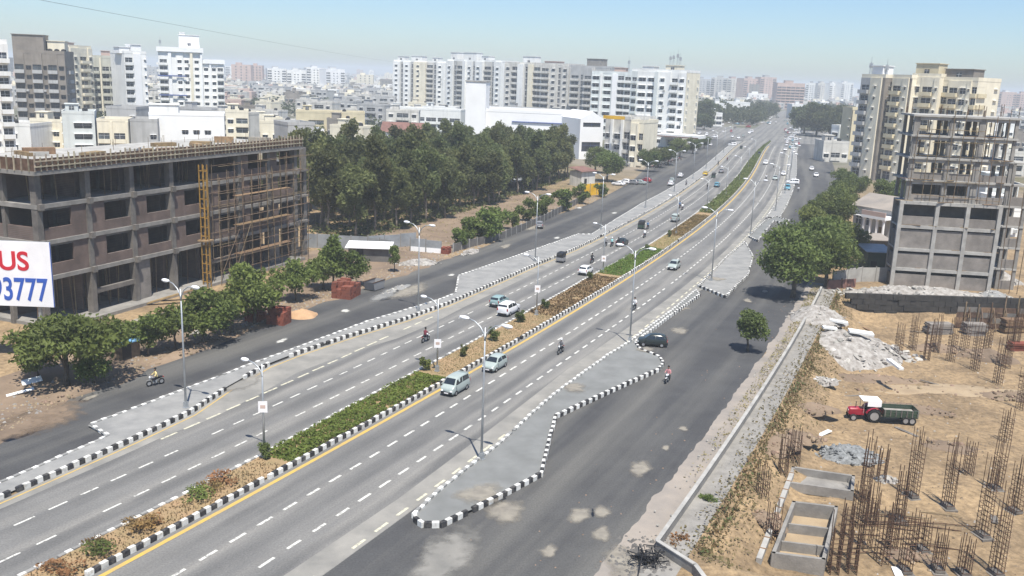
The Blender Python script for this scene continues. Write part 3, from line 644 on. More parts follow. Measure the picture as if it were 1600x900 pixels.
roofbox(r, T, a, 9, 14, 3, 8, Z+.1, Z+2.5, 'pinkwall'); mast(r, T(15, 4, Z), 6)
r, T, W, a, Z = ctower('rightmost block of the central row with yellow end wall beside the road', 984, 384, 1068, 372, 112, 15, [('b', 1.6, .4, 'tealwall'), ('W', 2.6, .2), ('W', 2.2, .2), ('.', .9, 1.3, 'tealwall'), ('w', 2.2, .5, 'white'), ('.', 1, .5), ('b', 2, .1), ('w', 2, .5, 'white')], 'white', right=[('s', 2, 0, 'cream'), ('.', 3, 0, 'cream'), ('s', 2, 0, 'cream')], fh=3.0, bm='white')
roofbox(r, T, a, 13, 19, 3, 8, Z+.1, Z+2.6, 'cream', win=True); roofbox(r, T, a, 3, 8, 3, 8, Z+.1, Z+2.0, 'white')
for x in (14, 15.3, 17, 18.2): mast(r, T(x, 5, Z+2.6), random.uniform(3.4, 4.8))
b = MB(); b.box(-4, 14, -9, -.5, 4.5, 5.7, 0); b.box(-4, 14, -9.1, -9.0, 4.6, 5.0, 1)
for x in (-3.5, 4, 13.5): b.box(x-.2, x+.2, -8.7, -8.3, 0, 4.5, 0)
build(b, 'porch', ['white', 'roofred'], r, T(W-4, 0, 0), a)

# white mall with blank tower slab
p = PX(744, 322, 8); q = PX(905, 316, 8); Zm = ZT(850, 178, 318)
r = thing('shopping_hall', 'long white hall with blank tower slab and gabled end behind the grove', 'hall', (p.x, p.y, 0))
T, W = block(r, (0, 0, 0), (q.x-p.x, q.y-p.y, 0), Zm, 22, [('.', 1)], m='white_clean', fh=4.2, base=3.0, right=[('.', 1)])
a = math.atan2(q.y-p.y, q.x-p.x)
b = MB(); b.box(W*.35, W*.97, -.35, -.05, Zm-3.2, Zm-2.85); build(b, 'band', 'bluetrim', r, T(0, 0, 0), a)  # blue strip stands in for a thin shadow line along the hall
b = MB(); b.box(-3.6, 3.4, -1.5, 5, 0, ZT(744, 128, 322)); b.box(-3.8, 3.6, -1.7, 5.2, ZT(744, 128, 322), ZT(744, 126, 322), 1); build(b, 'tower_slab', ['white_clean', 'roofgrey'], r, T(0, 0, 0), a)
# gabled end block nearest the road
c0, c1 = PX(906, 303, 8), PX(942, 306, 8); b = MB(); wq = math.hypot((c1-c0).x, (c1-c0).y); zq = ZT(925, 186, 304); zr = ZT(925, 174, 304); D = 16
wallgrid(b, wq, zq, 0, [(1.0, wq-1.0, zq-2.6, zq-1.2), (.8, wq-.8, 2.5, 5.6)], .3)
b.f.append((len(b.v), len(b.v)+1, len(b.v)+2)); b.m.append(0); b.v += [(0, 0, zq), (wq, 0, zq), (wq/2, 0, zr)]
b.quad((0, 0, zq), (wq/2, 0, zr), (wq/2, D, zr), (0, D, zq)); b.quad((wq/2, 0, zr), (wq, 0, zq), (wq, D, zq), (wq/2, D, zr)); b.quad((wq, 0, 0), (wq, D, 0), (wq, D, zq), (wq, 0, zq)); b.quad((0, D, 0), (0, 0, 0), (0, 0, zq), (0, D, zq))
g = build(b, 'gable_block', 'white_clean', r, (c0.x-p.x, c0.y-p.y, 0), math.atan2((c1-c0).y, (c1-c0).x))
put('window', pane_mesh(wq-2, 1.4, False, 'bluetrim'), g, (wq/2, .26, zq-2.6)); put('window', pane_mesh(wq-1.6, 3.1, False, 'bluetrim'), g, (wq/2, .26, 2.5))
# grey shops and flats between hall and the row
tower('flats', 'grey three storey flats with yellow band beside the white hall', 946, 292, 985, 286, ZT(965, 186, 290), 14, [('w', 2), ('.', .7, .6, 'white'), ('W', 2.6), ('.', .7, .6, 'white'), ('o', 2)], m='stained', fh=3.3, cat='building')
r, T, W, a = tower('flats', 'narrow cream gabled flats at the road end of the grey flats', 986, 284, 1006, 282, ZT(990, 192, 284), 12, [('W', 2, .3), ('.', .5, .6), ('o', 1.5)], m='cream', fh=3.3, cat='building')
b = MB(); b.box(0, 7, -.3, .1, 0, 1.0); build(b, 'sign_band', 'yellow_paint', r, T(-9, -.5, ZT(965, 186, 290)+.1), a)

# ---------------------------------------------------------------- right towers
yl = dict(m='cream', bm='yellowish', fh=3.0)
Z = ZT(1355, 121, 272)
r, T, W, a = tower('apartment_tower', 'cream balcony tower with white roof tank house nearest the road right side', 1336, 276, 1372, 268, Z, 12, [('b', 2, .2, 'greywall'), ('s', 2.2, .5, 'cream'), ('.', .5, .1, 'brownwall')], left=[('w', 3, 0, 'greywall'), ('.', 2, 0, 'greywall'), ('w', 3, 0, 'greywall')], right=[('s', 1, 0, 'brownwall'), ('o', 2, 0, 'brownwall')], **yl)  # grey and brown side walls paint in the shade on those faces
roofbox(r, T, a, 2.6, 6.6, 1, 5, Z+.1, ZT(1370, 103, 270), 'white_clean'); mast(r, T(1, 2, Z+1), 3.4); mast(r, T(7, 2, Z+.2), 3.6)
Z = ZT(1400, 122, 266)
r, T, W, a = tower('apartment_tower', 'second cream balcony tower between two roof houses', 1384, 268, 1412, 262, Z, 12, [('b', 2.4, .3), ('s', 1.4, .4), ('.', .4, 0, 'brownwall')], left=[('o', 3, 0, 'brownwall'), ('.', 2, 0, 'brownwall')], **yl)  # brown left face imitates its shade by wall colour
Z = ZT(1435, 120, 262)
r, T, W, a = tower('apartment_tower', 'cream tower crowned by the tallest yellow roof house', 1413, 264, 1456, 258, Z, 13, [('W', 2, .2), ('b', 2.6, .3), ('s', 1, .5)], left=[('o', 3, 0, 'brownwall'), ('.', 2, 0, 'brownwall')], **yl)  # left face again brown, shade put into the colour
roofbox(r, T, a, .2, 6.6, 1, 6, Z+.1, ZT(1430, 99, 262), 'yellowish', win=True)
Z = ZT(1490, 126, 258)
r, T, W, a = tower('apartment_tower', 'rightmost cream tower with wide brown roof house', 1457, 260, 1514, 252, Z, 13, [('o', 2.2), ('b', 2.8, .3), ('W', 2, .3), ('s', 1, .5), ('o', 1.4)], right=[('o', 3), ('.', 2), ('w', 3)], **yl)
roofbox(r, T, a, .4, 8.2, 1, 7, Z+.1, ZT(1480, 108, 258), 'brownwall', win=True)
tower('annex', 'slim yellow block standing left of the cream towers', 1314, 352, 1329, 346, ZT(1320, 171, 350), 8, [('.', 1.6), ('s', 1)], m='yellowish', cat='building')
tower('kiosk', 'small white and blue block beside the slim yellow block', 1300, 362, 1312, 358, ZT(1306, 199, 360), 6, [('W', 1)], m='white', cat='building', right=[('.', 1, 0, 'tealwall')])

# ================================================================ UNFINISHED BLOCK ON THE LEFT
def unfinished_left():
    A = G(140, 495); B = G(462, 404); A.z = B.z = 0
    u = (B-A).normalized(); A = A - u*5.3            # corner hidden behind the hoarding
    L = (B-A).length; rz = math.atan2(u.y, u.x)
    root = thing('unfinished_building', 'long unfinished concrete frame block with dark open floors and brick infill', 'building', A, rz)
    # local: x along the street front, y away from the street
    nx = 7; dx = L/nx; D = 13.0; ny = 3; dy = D/ny
    LV = [0, 5.2, 8.75, 12.3, 15.6]
    cm = {}
    for i in range(nx+1):
        for j in range(ny+1):
            if 0 < j < ny and 0 < i < nx and j > 1: continue
            fr = j == 0
            cw = .62 if fr else .45
            put('column', boxm(cw, .75 if fr else .45, 15.4, 'concrete_raw'), root, (i*dx, j*dy+(.1 if fr else 0), 0))
    for k, z in enumerate(LV):
        if k == 0: continue
        b = MB(); b.box(-.9 if k == 4 else -.35, L+.9 if k == 4 else L+.35, -.9 if k == 4 else -.3, D+.4, z-.42, z); build(b, 'floor_slab', 'concrete', root)
        for i in range(0, nx+1, 1):
            if k < 4: put('beam_end', boxm(.5, .5, .6, 'concrete_raw'), root, (i*dx, -.42, z-.5))
    b = MB(); b.box(0, L, -1.6, D, .0, .35); build(b, 'plinth', 'concrete', root)
    # brick infill on the street front: sill walls and piers, bay by bay
    for k in (1, 2, 3):
        z0, z1 = LV[k], LV[k+1]-.42
        for i in range(nx):
            x0, x1 = i*dx+.31, (i+1)*dx-.31
            if k == 3:
                if i >= 4: put('brick_sill', boxm(x1-x0, .23, .95, 'brick'), root, ((x0+x1)/2, 0, z0))
                if i >= 5: put('brick_pier', boxm(1.6, .23, z1-z0-.96, 'brick'), root, (x0+.8, 0, z0+.955))
                continue
            sill = 1.0 if i % 3 else 1.15
            put('brick_sill', boxm(x1-x0, .23, sill, 'brick'), root, ((x0+x1)/2, 0, z0))
            pw = (x1-x0)*.34
            put('brick_pier', boxm(pw, .23, z1-z0-sill-.005, 'brick'), root, (x0+pw/2 if i > 0 else x1-pw/2, 0, z0+sill+.003))
            put('lintel', boxm((x1-x0)-pw-.02, .28, .22, 'concrete_raw'), root, ((x0+pw+x1)/2 if i > 0 else (x0+x1-pw)/2, 0, z1-.24))
    for i in (1, 4, 5):
        put('tie_beam', boxm(dx-.64, .45, .5, 'concrete_raw'), root, (i*dx+dx/2, .1, 2.3))
    for i in (2, 6): put('brick_wall', boxm(1.9, .23, 4.4, 'brick_grey'), root, (i*dx+1.3, .1, .36))
    # end wall away from the viewer, back walls and inner partitions that keep the floors dark
    for k in range(4):
        z0, z1 = LV[k], LV[k+1]-.42
        if k == 0: z0 = .36
        put('back_wall', boxm(L-1.2, .23, z1-z0-.01, 'brick'), root, (L/2, D*.62, z0+.005))
        for i in range(1, nx): put('partition', boxm(.23, D*.5, z1-z0-.01, 'brick'), root, (i*dx, D*.36, z0+.005))
        put('back_wall', boxm(L-1.2, .23, z1-z0-.01, 'brick'), root, (L/2, D*.42, z0+.005))
        # end wall facing right with openings
        for j in range(ny):
            put('brick_sill', boxm(.23, dy-.6, 1.0, 'brick'), root, (L, j*dy+dy/2, z0+.005))
            if j % 2 == 0: put('brick_pier', boxm(.23, dy*.4, z1-z0-1.02, 'brick'), root, (L, j*dy+dy*.35, z0+1.01))
        # near end wall (towards the viewer)
        for j in range(ny):
            if k in (1, 2): put('brick_sill', boxm(.23, dy-.6, 1.6 if k == 1 else 1.3, 'brick'), root, (0, j*dy+dy/2, z0+.005))
    # balcony slabs that stick out at the far end
    for k in (1, 2, 3): put('balcony_slab', boxm(2.6, 2.6, .25, 'concrete_raw'), root, (L+1.7, 1.0, LV[k]-.3))
    put('column', boxm(.7, .7, 15.2, 'concrete_raw'), root, (L+2.9, .6, 0))
    # shuttering of the roof parapet: board band, battens outside, wet slab edge
    zt = LV[4]
    for (x0, x1, y0, y1) in ((-.8, L+.8, -.85, -.80), (-.85, -.8, -.8, D)):
        b = MB(); b.box(x0, x1, y0, y1, zt, zt+1.15); build(b, 'shutter_board', 'shutter_brown', root)
    bt = boxm(.13, .09, 1.4, 'batten_pale'); n = 66
    for i in range(n): put('batten', bt, root, (-.7+(L+1.4)*i/(n-1), -.92, zt-.05), scale=(1, 1, random.uniform(.92, 1.2)))
    for i in range(14): put('batten', bt, root, (-.93, -.4+i*.94, zt-.05), scale=(1, 1, random.uniform(.9, 1.15)))
    for z in (zt+.35, zt+.85): put('wale', boxm(L+1.6, .07, .12, 'batten_pale'), root, (L/2, -1.0, z))
    b = MB(); b.box(-.7, L+.7, -.75, D+.3, zt+.004, zt+.35); build(b, 'roof_slab', 'concrete_pale', root)
    pr = MB(); pr.tube([(0, 0, 0), (0, 0, 1)], .05, 5); pm = pr.mesh('prop', 'bamboo')
    for k in (0, 3):
        for i in range(46):
            x, y = random.uniform(.5, L-.5), random.choice((.9, 1.8, 2.6))
            h = LV[k+1]-.42-LV[k]
            put('prop', pm, root, (x, y, LV[k]), scale=(1, 1, h), rot=(random.uniform(-.06, .06), random.uniform(-.06, .06), 0))
    for i in range(30): put('starter_bar', pm, root, (random.uniform(0, L), random.uniform(0, D), zt+.3), scale=(.5, .5, random.uniform(.6, 1.5)))
    # a few site materials stacked on the deck
    for i in range(14): put('plank_stack', boxm(random.uniform(1.5, 3.5), random.uniform(.6, 1.4), random.uniform(.3, .9), random.choice(['timber', 'concrete_pale', 'dust'])), root, (random.uniform(3, L-4), random.uniform(2, D-3), zt+.355), random.uniform(0, 3))
    # debris chutes / ramp planks at the foot
    for i, x in enumerate((dx*2.15, dx*2.5)):
        o = put('ramp_plank', boxm(4.2, .5, .14, 'timber'), root, (x, -2.6, .55)); o.rotation_euler = (0, -.28, -.9)
    return root, A, u, L, dx, rz, LV
UB, UA, Uu, UL, Udx, Urz, ULV = unfinished_left()
Un = Vector((Uu.y, -Uu.x, 0))                       # outward, towards the street
# scaffold on the right half of the street front
def scaffold():
    x0, x1 = UL*.565, UL*1.0; o = UA + Uu*x0 + Un*1.0
    root = thing('scaffold', 'bamboo scaffold lashed to the right half of the unfinished left block', 'scaffold', (o.x, o.y, 0), Urz)
    pm = MB(); pm.tube([(0, 0, 0), (0, 0, 1)], .045, 5); vm = pm.mesh('standard', 'bamboo'); hm = MB(); hm.tube([(0, 0, 0), (1, 0, 0)], .035, 5); lm = hm.mesh('ledger', 'bamboo')
    w = x1-x0; n = 13
    for i in range(n):
        for y in (0, -1.1): put('standard', vm, root, (w*i/(n-1)+random.uniform(-.15, .15), y, 0), scale=(1, 1, random.uniform(12.5, 15.8)), rot=(random.uniform(-.01, .01), random.uniform(-.012, .012), 0))
    for k in range(9):
        for y in (-.1, -1.2): put('ledger', lm, root, (random.uniform(-.6, 0), y, 1.5+k*1.6), scale=(w+random.uniform(0, 1.2), 1, 1), rot=(0, random.uniform(-.012, .012), 0))
    for k in range(3): put('walk_board', boxm(w*.6, .9, .06, 'timber'), root, (w*.5, -.6, 3.2+k*3.6))
    for i in range(2):
        o = put('brace', lm, root, (w*i/7, -1.25, 1.5), scale=(6.0, 1, 1)); o.rotation_euler = (0, -random.uniform(.7, 1.1), 0)
scaffold()
def hoist():
    o = UA + Uu*(UL*.525) + Un*1.3
    root = thing('hoist_mast', 'orange lattice builders hoist mast standing against the unfinished left block', 'hoist', (o.x, o.y, 0), Urz)
    w = .32
    for x in (-w, w):
        for y in (-w, w): put('upright', boxm(.10, .10, 14.6, 'hoist_orange'), root, (x, y, 0))
    bm = boxm(2*w-.14, .08, .08, 'hoist_orange')
    for k in range(13):
        for y in (-w, w): put('rung', bm, root, (0, y, .6+k*1.1))
        for x in (-w, w): put('rung', bm, root, (x, 0, .7+k*1.1), math.pi/2)
    put('hoist_platform', boxm(1.3, 1.3, .16, 'timber'), root, (0, 0, 5.6))
    put('guide_board', boxm(.16, .06, 12.5, 'hoist_orange'), root, (.1, -w-.1, 1.2))
hoist()

# ---------------------------------------------------------------- advertising hoarding, left picture edge
def hoarding():
    Y = 77.0; R0 = PX(85, Y, 5); zb = ZT(85, 480, Y); zt = ZT(80, 379, Y); H = zt-zb; W = 13.0
    root = thing('hoarding', 'large white advertising hoarding with red and blue lettering on posts', 'billboard', (R0.x, Y, 0))
    b = MB(); b.box(-W, 0, -.06, .0, zb, zt); build(b, 'panel', 'sign_white', root)
    b = MB(); e = .12
    b.box(-W, .02, .002, .16, zb-.02, zb+e); b.box(-W, .02, .002, .16, zt-e, zt+.02); b.box(-.12, .02, .002, .16, zb+e, zt-e); b.box(-W, -W+.12, .002, .16, zb+e, zt-e)
    build(b, 'frame', 'steel', root)
    b = MB(); b.box(.002, .05, -.06, .0, zb, zt); build(b, 'edge_strip', 'blue_print', root)
    for x in (-1.4, -6, -11): put('post', boxm(.24, .24, zt-.2, 'steel'), root, (x, .3, 0))
    k = Y*1.0/FPX/ (1/1.02)
    def word(txt, right_px, cap_top, cap_bot, m, sx):
        c = bpy.data.curves.new('lettering', 'FONT'); c.body = txt; c.align_x = 'RIGHT'; c.extrude = .012; c.offset = .045
        z0 = ZT(right_px, cap_bot, Y); z1 = ZT(right_px, cap_top, Y); c.size = (z1-z0)/.73; c.materials.append(M[m])
        o = bpy.data.objects.new('lettering', c); COL.objects.link(o); o.parent = root
        o.rotation_euler = (math.pi/2, 0, 0); o.scale = (sx, 1, 1); o.location = (PX(right_px, Y, z0).x-R0.x, -.075, z0)
        bpy.context.view_layer.update(); me = bpy.data.meshes.new_from_object(o.evaluated_get(bpy.context.evaluated_depsgraph_get())); q = put('lettering', me, root, o.location, rot=o.rotation_euler.copy(), scale=o.scale.copy()); bpy.data.objects.remove(o)
    word('US', 47, 392, 422, 'red_print', 1.0); word('93777', 77, 434, 470, 'blue_print', .70)
hoarding()

# ================================================================ UNFINISHED BLOCK ON THE RIGHT
def unfinished_right():
    A = G(1392, 446); B = G(1543, 456); A.z = B.z = 0; u = (B-A).normalized(); L = (B-A).length; rz = math.atan2(u.y, u.x)
    root = thing('unfinished_building', 'bare concrete frame tower with grey brick infill above the excavation', 'building', A, rz)
    LV = [0, 2.6, 5.3, 8.4, 11.6]; xs = [0, L*.37, L*.68, L]
    for k in range(4):
        z0, z1 = LV[k], LV[k+1]
        for i, x in enumerate(xs): put('column', boxm(.5, .5, z1-z0, 'concrete_pale'), root, (x, 0, z0))
        for i in range(3):
            w = xs[i+1]-xs[i]-.5; xm = (xs[i]+xs[i+1])/2
            put('edge_beam', boxm(w, .4, .42, 'concrete_pale'), root, (xm, 0, z1-.42))
            h = [z1-z0-.85, z1-z0-.75, z1-z0-.62, 1.15][k] if not (k == 3) else 1.2
            put('brick_panel', boxm(w, .2, h, 'brick_grey'), root, (xm, .08, z0+.002))
        b = MB(); b.box(-.2, L+.2, .26, 3.5, z1-.2, z1); build(b, 'floor_slab', 'concrete_pale', root)
        put('side_wall', boxm(.2, 2.6, z1-z0-.5, 'concrete_dark'), root, (L+.0, 1.8, z0+.002))
        put('side_wall', boxm(.2, 2.6, z1-z0-.9, 'concrete_dark'), root, (0, 1.8, z0+.002))
        for x in xs: put('column', boxm(.45, .45, z1-z0, 'concrete'), root, (x, 3.3, z0))
    put('back_wall', boxm(L, .2, 11.2, 'concrete_dark'), root, (L/2, 2.95, 0))
    # taller rear wing
    x0, x1, y0 = L*.06, L*1.05, .55; xs2 = [x0+(x1-x0)*t for t in (0, .36, .66, 1.0)]
    lev = [11.6+i*2.9 for i in range(5)]
    for k in range(4):
        z0, z1 = lev[k], lev[k+1]; top = k == 3
        if top: z1 = z0+2.6
        for x in xs2:
            for y in (y0, y0+3, y0+6):
                put('column', boxm(.75 if y == y0 and x != xs2[-1] else .4, .4, z1-z0-.2, 'concrete'), root, (x, y, z0))
        b = MB(); b.box(x0-.6, x1+.3, y0-.5, y0+6.5, z1-.24, z1); build(b, 'floor_slab', 'concrete_pale', root)
        for i in range(3):
            w = xs2[i+1]-xs2[i]-.6
            put('edge_beam', boxm(w, .35, .4, 'concrete_pale'), root, ((xs2[i]+xs2[i+1])/2, y0-.1, z1-.65))
            if k < 2: put('brick_panel', boxm(w, .2, .9, 'brick_grey'), root, ((xs2[i]+xs2[i+1])/2, y0+.1, z0+.002))
        if k < 1: put('back_wall', boxm((x1-x0)*.6, .2, z1-z0-.25, 'concrete_dark'), root, (x0+(x1-x0)*.42, y0+5.6, z0+.002))
        pm = boxm(.09, .09, 1.0, 'bamboo')
        for i in range(16 if k > 1 else 5): put('prop', pm, root, (random.uniform(x0+.4, x1-.4), y0+random.choice((1, 3, 5)), z0), scale=(1, 1, z1-z0-.25))
    for z in (2.9, 5.8, 8.7, 11.35):
        b = MB(); b.box(L+.3, x1+3.4, y0+1.7, y0+6.6, z-.24, z); build(b, 'floor_slab', 'concrete_pale', root)
    for x in (x1+1.2, x1+3.2):
        for y in (y0+2, y0+6): put('column', boxm(.4, .4, 17 if x < x1+2 else 14.2, 'concrete'), root, (x, y, 0))
    for z in (14.2, 17.1):
        b = MB(); b.box(x1+.31, x1+3.4, y0+1.8, y0+6.6, z-.24, z); build(b, 'floor_slab', 'concrete_pale', root)
    for k in range(5): put('brick_panel', boxm(1.6, .2, 1.2, 'brick_grey'), root, (x1+2.2, y0+2, [0, 2.9, 5.8, 8.7, 11.35][k]+.002))
    for k in range(4): put('back_wall', boxm(2.8, .2, 2.6, 'concrete_dark'), root, (x1+1.8, y0+6.2, [0, 2.9, 5.8, 8.7][k]+.003))
    for k in range(34):
        z = random.choice(LV[1:]+lev[1:4]); put('plank', boxm(random.uniform(.8, 2.4), .2, .06, 'timber'), root, (random.uniform(0, L), random.uniform(-.15, .6), z+.01), random.uniform(-.5, .5))
    pole = MB(); pole.tube([(0, 0, 0), (0, 0, 1)], .05, 5); pmesh = pole.mesh('scaffold_pole', 'bamboo'); rail = MB(); rail.tube([(0, 0, 0), (1, 0, 0)], .04, 5); rmesh = rail.mesh('scaffold_rail', 'bamboo')
    for i in range(12): put('scaffold_pole', pmesh, root, (x0+(x1+3.2-x0)*i/11+random.uniform(-.3, .3), y0-.9+random.uniform(-.15, .15), 11.7 if i < 9 else 0), scale=(1, 1, random.uniform(9, 12.5) if i < 9 else random.uniform(13, 18)), rot=(random.uniform(-.02, .02), random.uniform(-.03, .03), 0))
    for k in range(6): put('scaffold_rail', rmesh, root, (x0+random.uniform(-.5, 3), y0-1.0, 12.6+k*1.7), scale=(random.uniform(6, 12), 1, 1), rot=(0, random.uniform(-.04, .04), 0))
    for i in range(22): put('starter_bar', boxm(.06, .06, random.uniform(.8, 1.8), 'rust'), root, (random.choice(xs2)+random.uniform(-.25, .25), y0+random.choice((0, 3, 6))+random.uniform(-.2, .2), lev[4]-.3))
unfinished_right()

# house with a columned porch, between trees and the right frame
def porch_house():
    A = G(1330, 366); B = G(1392, 378); A.z = B.z = 0; u = (B-A).normalized(); L = (B-A).length; rz = math.atan2(u.y, u.x)
    root = thing('house', 'small grey house with tan pitched roof and white columned porch', 'house', A, rz); D = 9; H = 5.4
    b = MB(); b.box(0, L, 0, D, 0, H); build(b, 'wall', 'greywall', root)
    b = MB(); e = .5
    b.quad((-e, -e, H), (L+e, -e, H), (L+e, D/2, H+2.0), (-e, D/2, H+2.0)); b.quad((-e, D/2, H+2.0), (L+e, D/2, H+2.0), (L+e, D+e, H), (-e, D+e, H)); b.quad((L+e, -e, H-.01), (-e, -e, H-.01), (-e, D+e, H-.01), (L+e, D+e, H-.01))
    for x in (-e, L+e):
        i = len(b.v); b.v += [(x, -e, H), (x, D+e, H), (x, D/2, H+2)]; b.f.append((i, i+1, i+2)); b.m.append(0)
    build(b, 'roof', 'footpath', root)
    for x in (L*.5, L*.66, L*.82, L*.98):
        b = MB(); b.tube([(0, 0, 0), (0, 0, .3), (0, 0, .35), (0, 0, 3.6), (0, 0, 3.65), (0, 0, 3.9)], [.34, .34, .24, .2, .32, .32], 8); build(b, 'porch_column', 'white_clean', root, (x, -2.4, 0))
    b = MB(); b.box(L*.45, L*1.03, -2.8, -.05, 3.9, 4.4, 0); b.box(L*.45, L*1.03, -2.8, -2.6, 4.4, 5.2, 1); build(b, 'porch_roof', ['white_clean', 'pinkwall'], root)
    for x in (L*.15, L*.34): put('window', pane_mesh(1.1, 1.5, True, 'white_clean'), root, (x, -.06, 2.2))
    put('door', boxm(1.1, .08, 2.2, 'timber'), root, (L*.74, -.05, .05))
porch_house()

# ================================================================ VEGETATION
def leaf_quad(b, p, size, up_bias=.5):
    n = Vector((random.gauss(0, 1), random.gauss(0, 1), random.gauss(0, 1)+up_bias)).normalized()
    a = n.cross(Vector((random.gauss(0, 1), random.gauss(0, 1), random.gauss(0, 1))))
    if a.length < 1e-3: a = Vector((1, 0, 0))
    a.normalize(); c = n.cross(a); l = size*random.uniform(.6, 1.3); w = l*random.uniform(.4, .7)
    i = len(b.v); b.v += [tuple(p-a*l), tuple(p-c*w+n*l*.2), tuple(p+a*l), tuple(p+c*w+n*l*.2)]; b.f.append((i, i+1, i+2, i+3)); b.m.append(0)
def crown_mesh(seed, R, z0, z1, n, leaf, m, lobes=16, shape='round'):
    rs = random.getstate(); random.seed(seed); b = MB(); C = []; h = (z1-z0)/2; zc = (z0+z1)/2
    for i in range(lobes):
        while True:
            p = Vector((random.uniform(-1, 1), random.uniform(-1, 1), random.uniform(-1, 1)))
            if .25 < p.length < .95: break
        if shape == 'cone': k = (1-(p.z+1)/2*.75); p.x *= k; p.y *= k
        elif shape == 'umbrella': p.z = p.z*.6+.2*(1-p.x*p.x-p.y*p.y)
        C.append((Vector((p.x*R*.8, p.y*R*.8, zc+p.z*h*.8)), random.uniform(.30, .48)*R))
    tot = sum(r*r for _, r in C)
    for c, r in C:
        k = int(n*r*r/tot)
        for _ in range(k):
            d = Vector((random.gauss(0, 1), random.gauss(0, 1), random.gauss(0, 1)*.85+.25)).normalized()
            q = r*(random.random()**.33)*random.uniform(.75, 1.12)
            p = c + Vector((d.x*q, d.y*q, d.z*q*min(1.2, h/R)))
            leaf_quad(b, p, leaf)
    random.setstate(rs); return b.mesh('crown', m), C
def trunk_mesh(seed, H, r, C, m, z_top, lean=.03):
    rs = random.getstate(); random.seed(seed); b = MB(); pts = [Vector((0, 0, -.1))]
    for i in range(1, 6): t = i/5; pts.append(Vector((random.gauss(0, lean)*H*t, random.gauss(0, lean)*H*t, z_top*t)))
    b.tube(pts, [r*1.25, r, r*.85, r*.7, r*.55, r*.32], 7)
    for c, q in C[:9]:
        k = random.uniform(.35, .75); s0 = pts[0].lerp(pts[-1], k); mid = s0.lerp(c, .55)+Vector((0, 0, .06*H)); b.tube([s0, mid, c], [r*.4, r*.26, r*.1], 5)
    random.setstate(rs); return b.mesh('trunk', m, True)
TREES = {}
def variants(kind, n, fn): TREES[kind] = [fn(i) for i in range(n)]
def mk(kind, seed, R, z0, H, n, leaf, lm, bm, r, lobes=16, shape='round'):
    cm, C = crown_mesh(seed, R, z0, H, n, leaf, lm, lobes, shape); return cm, trunk_mesh(seed+50, H, r, C, bm, z0+(H-z0)*.55)
variants('grove', 5, lambda i: mk('grove', 100+i, 2.9, 1.1, 12.4, 4600, .28, 'leaf_grove', 'bark_pale', .17, 18))
variants('broad', 4, lambda i: mk('broad', 200+i, 4.8, 1.8, 8.8, 6000, .26, 'leaf_broad', 'bark', .28, 24))
variants('spread', 1, lambda i: mk('spread', 250+i, 4.6, 1.2, 5.6, 6500, .22, 'leaf_bush', 'bark', .2, 26, 'umbrella'))
variants('small', 4, lambda i: mk('small', 300+i, 2.3, .5, 4.4, 2400, .19, 'leaf_bush', 'bark', .11, 14))
variants('round', 2, lambda i: mk('round', 350+i, 1.9, .8, 4.3, 2600, .16, 'leaf_broad', 'bark', .12, 12))
variants('slim', 2, lambda i: mk('slim', 400+i, 1.8, .8, 6.6, 2200, .2, 'leaf_bush', 'bark', .12, 14, 'cone'))
variants('big', 3, lambda i: mk('big', 450+i, 9.0, 2.0, 17.0, 5000, .7, 'leaf_wood', 'bark', .5, 24))
variants('shrub', 4, lambda i: mk('shrub', 500+i, .95, .0, .8, 300, .09, ['leaf_dry', 'leaf_rust', 'leaf_rust', 'leaf_bush'][i], 'bark', .03, 11))
variants('topiary', 2, lambda i: mk('topiary', 550+i, .42, .0, 1.0, 700, .07, 'leaf_broad', 'bark', .03, 12))
variants('fence_bush', 3, lambda i: mk('fence_bush', 600+i, 1.8, .1, 3.3, 1700, .19, 'leaf_bush', 'bark', .07, 12))
NT = [0]
def tree(kind, p, label, name='tree', s=1.0, group=None, sz=None, cat='tree', v=None):
    t = thing(name, label, cat, (p.x, p.y, p.z if p.z else gz(p.x, p.y)), random.uniform(0, 6.28), group); NT[0] += 1
    cm, tm = TREES[kind][(NT[0] if v is None else v) % len(TREES[kind])]; t.scale = (s, s, sz or s)
    put('crown', cm, t); put('trunk' if kind not in ('shrub',) else 'stem', tm, t); return t
# the grove behind the open lot
gl = 'tall tree packed inside the dense grove behind its front row'
def grove():
    rows = [(-45, 104, 226), (-50.5, 106, 228), (-56.5, 108, 226), (-63, 112, 222), (-70, 118, 215)]
    for ri, (o, s0, s1) in enumerate(rows):
        s = s0 + random.uniform(0, 3)
        while s < s1:
            k = random.uniform(.9, 1.18)
            tree('grove', at(s, o+random.uniform(-2, 2)), gl if ri else 'thin trunked tree in the front row of the grove facing the open lot', 'grove_tree', k, 'trees inside the dense grove' if ri else 'front row trees of the dense grove', k*random.uniform(.82, 1.2)*(1.0 if ri < 2 else 1.06)); s += random.uniform(3.8, 6.2)
grove()
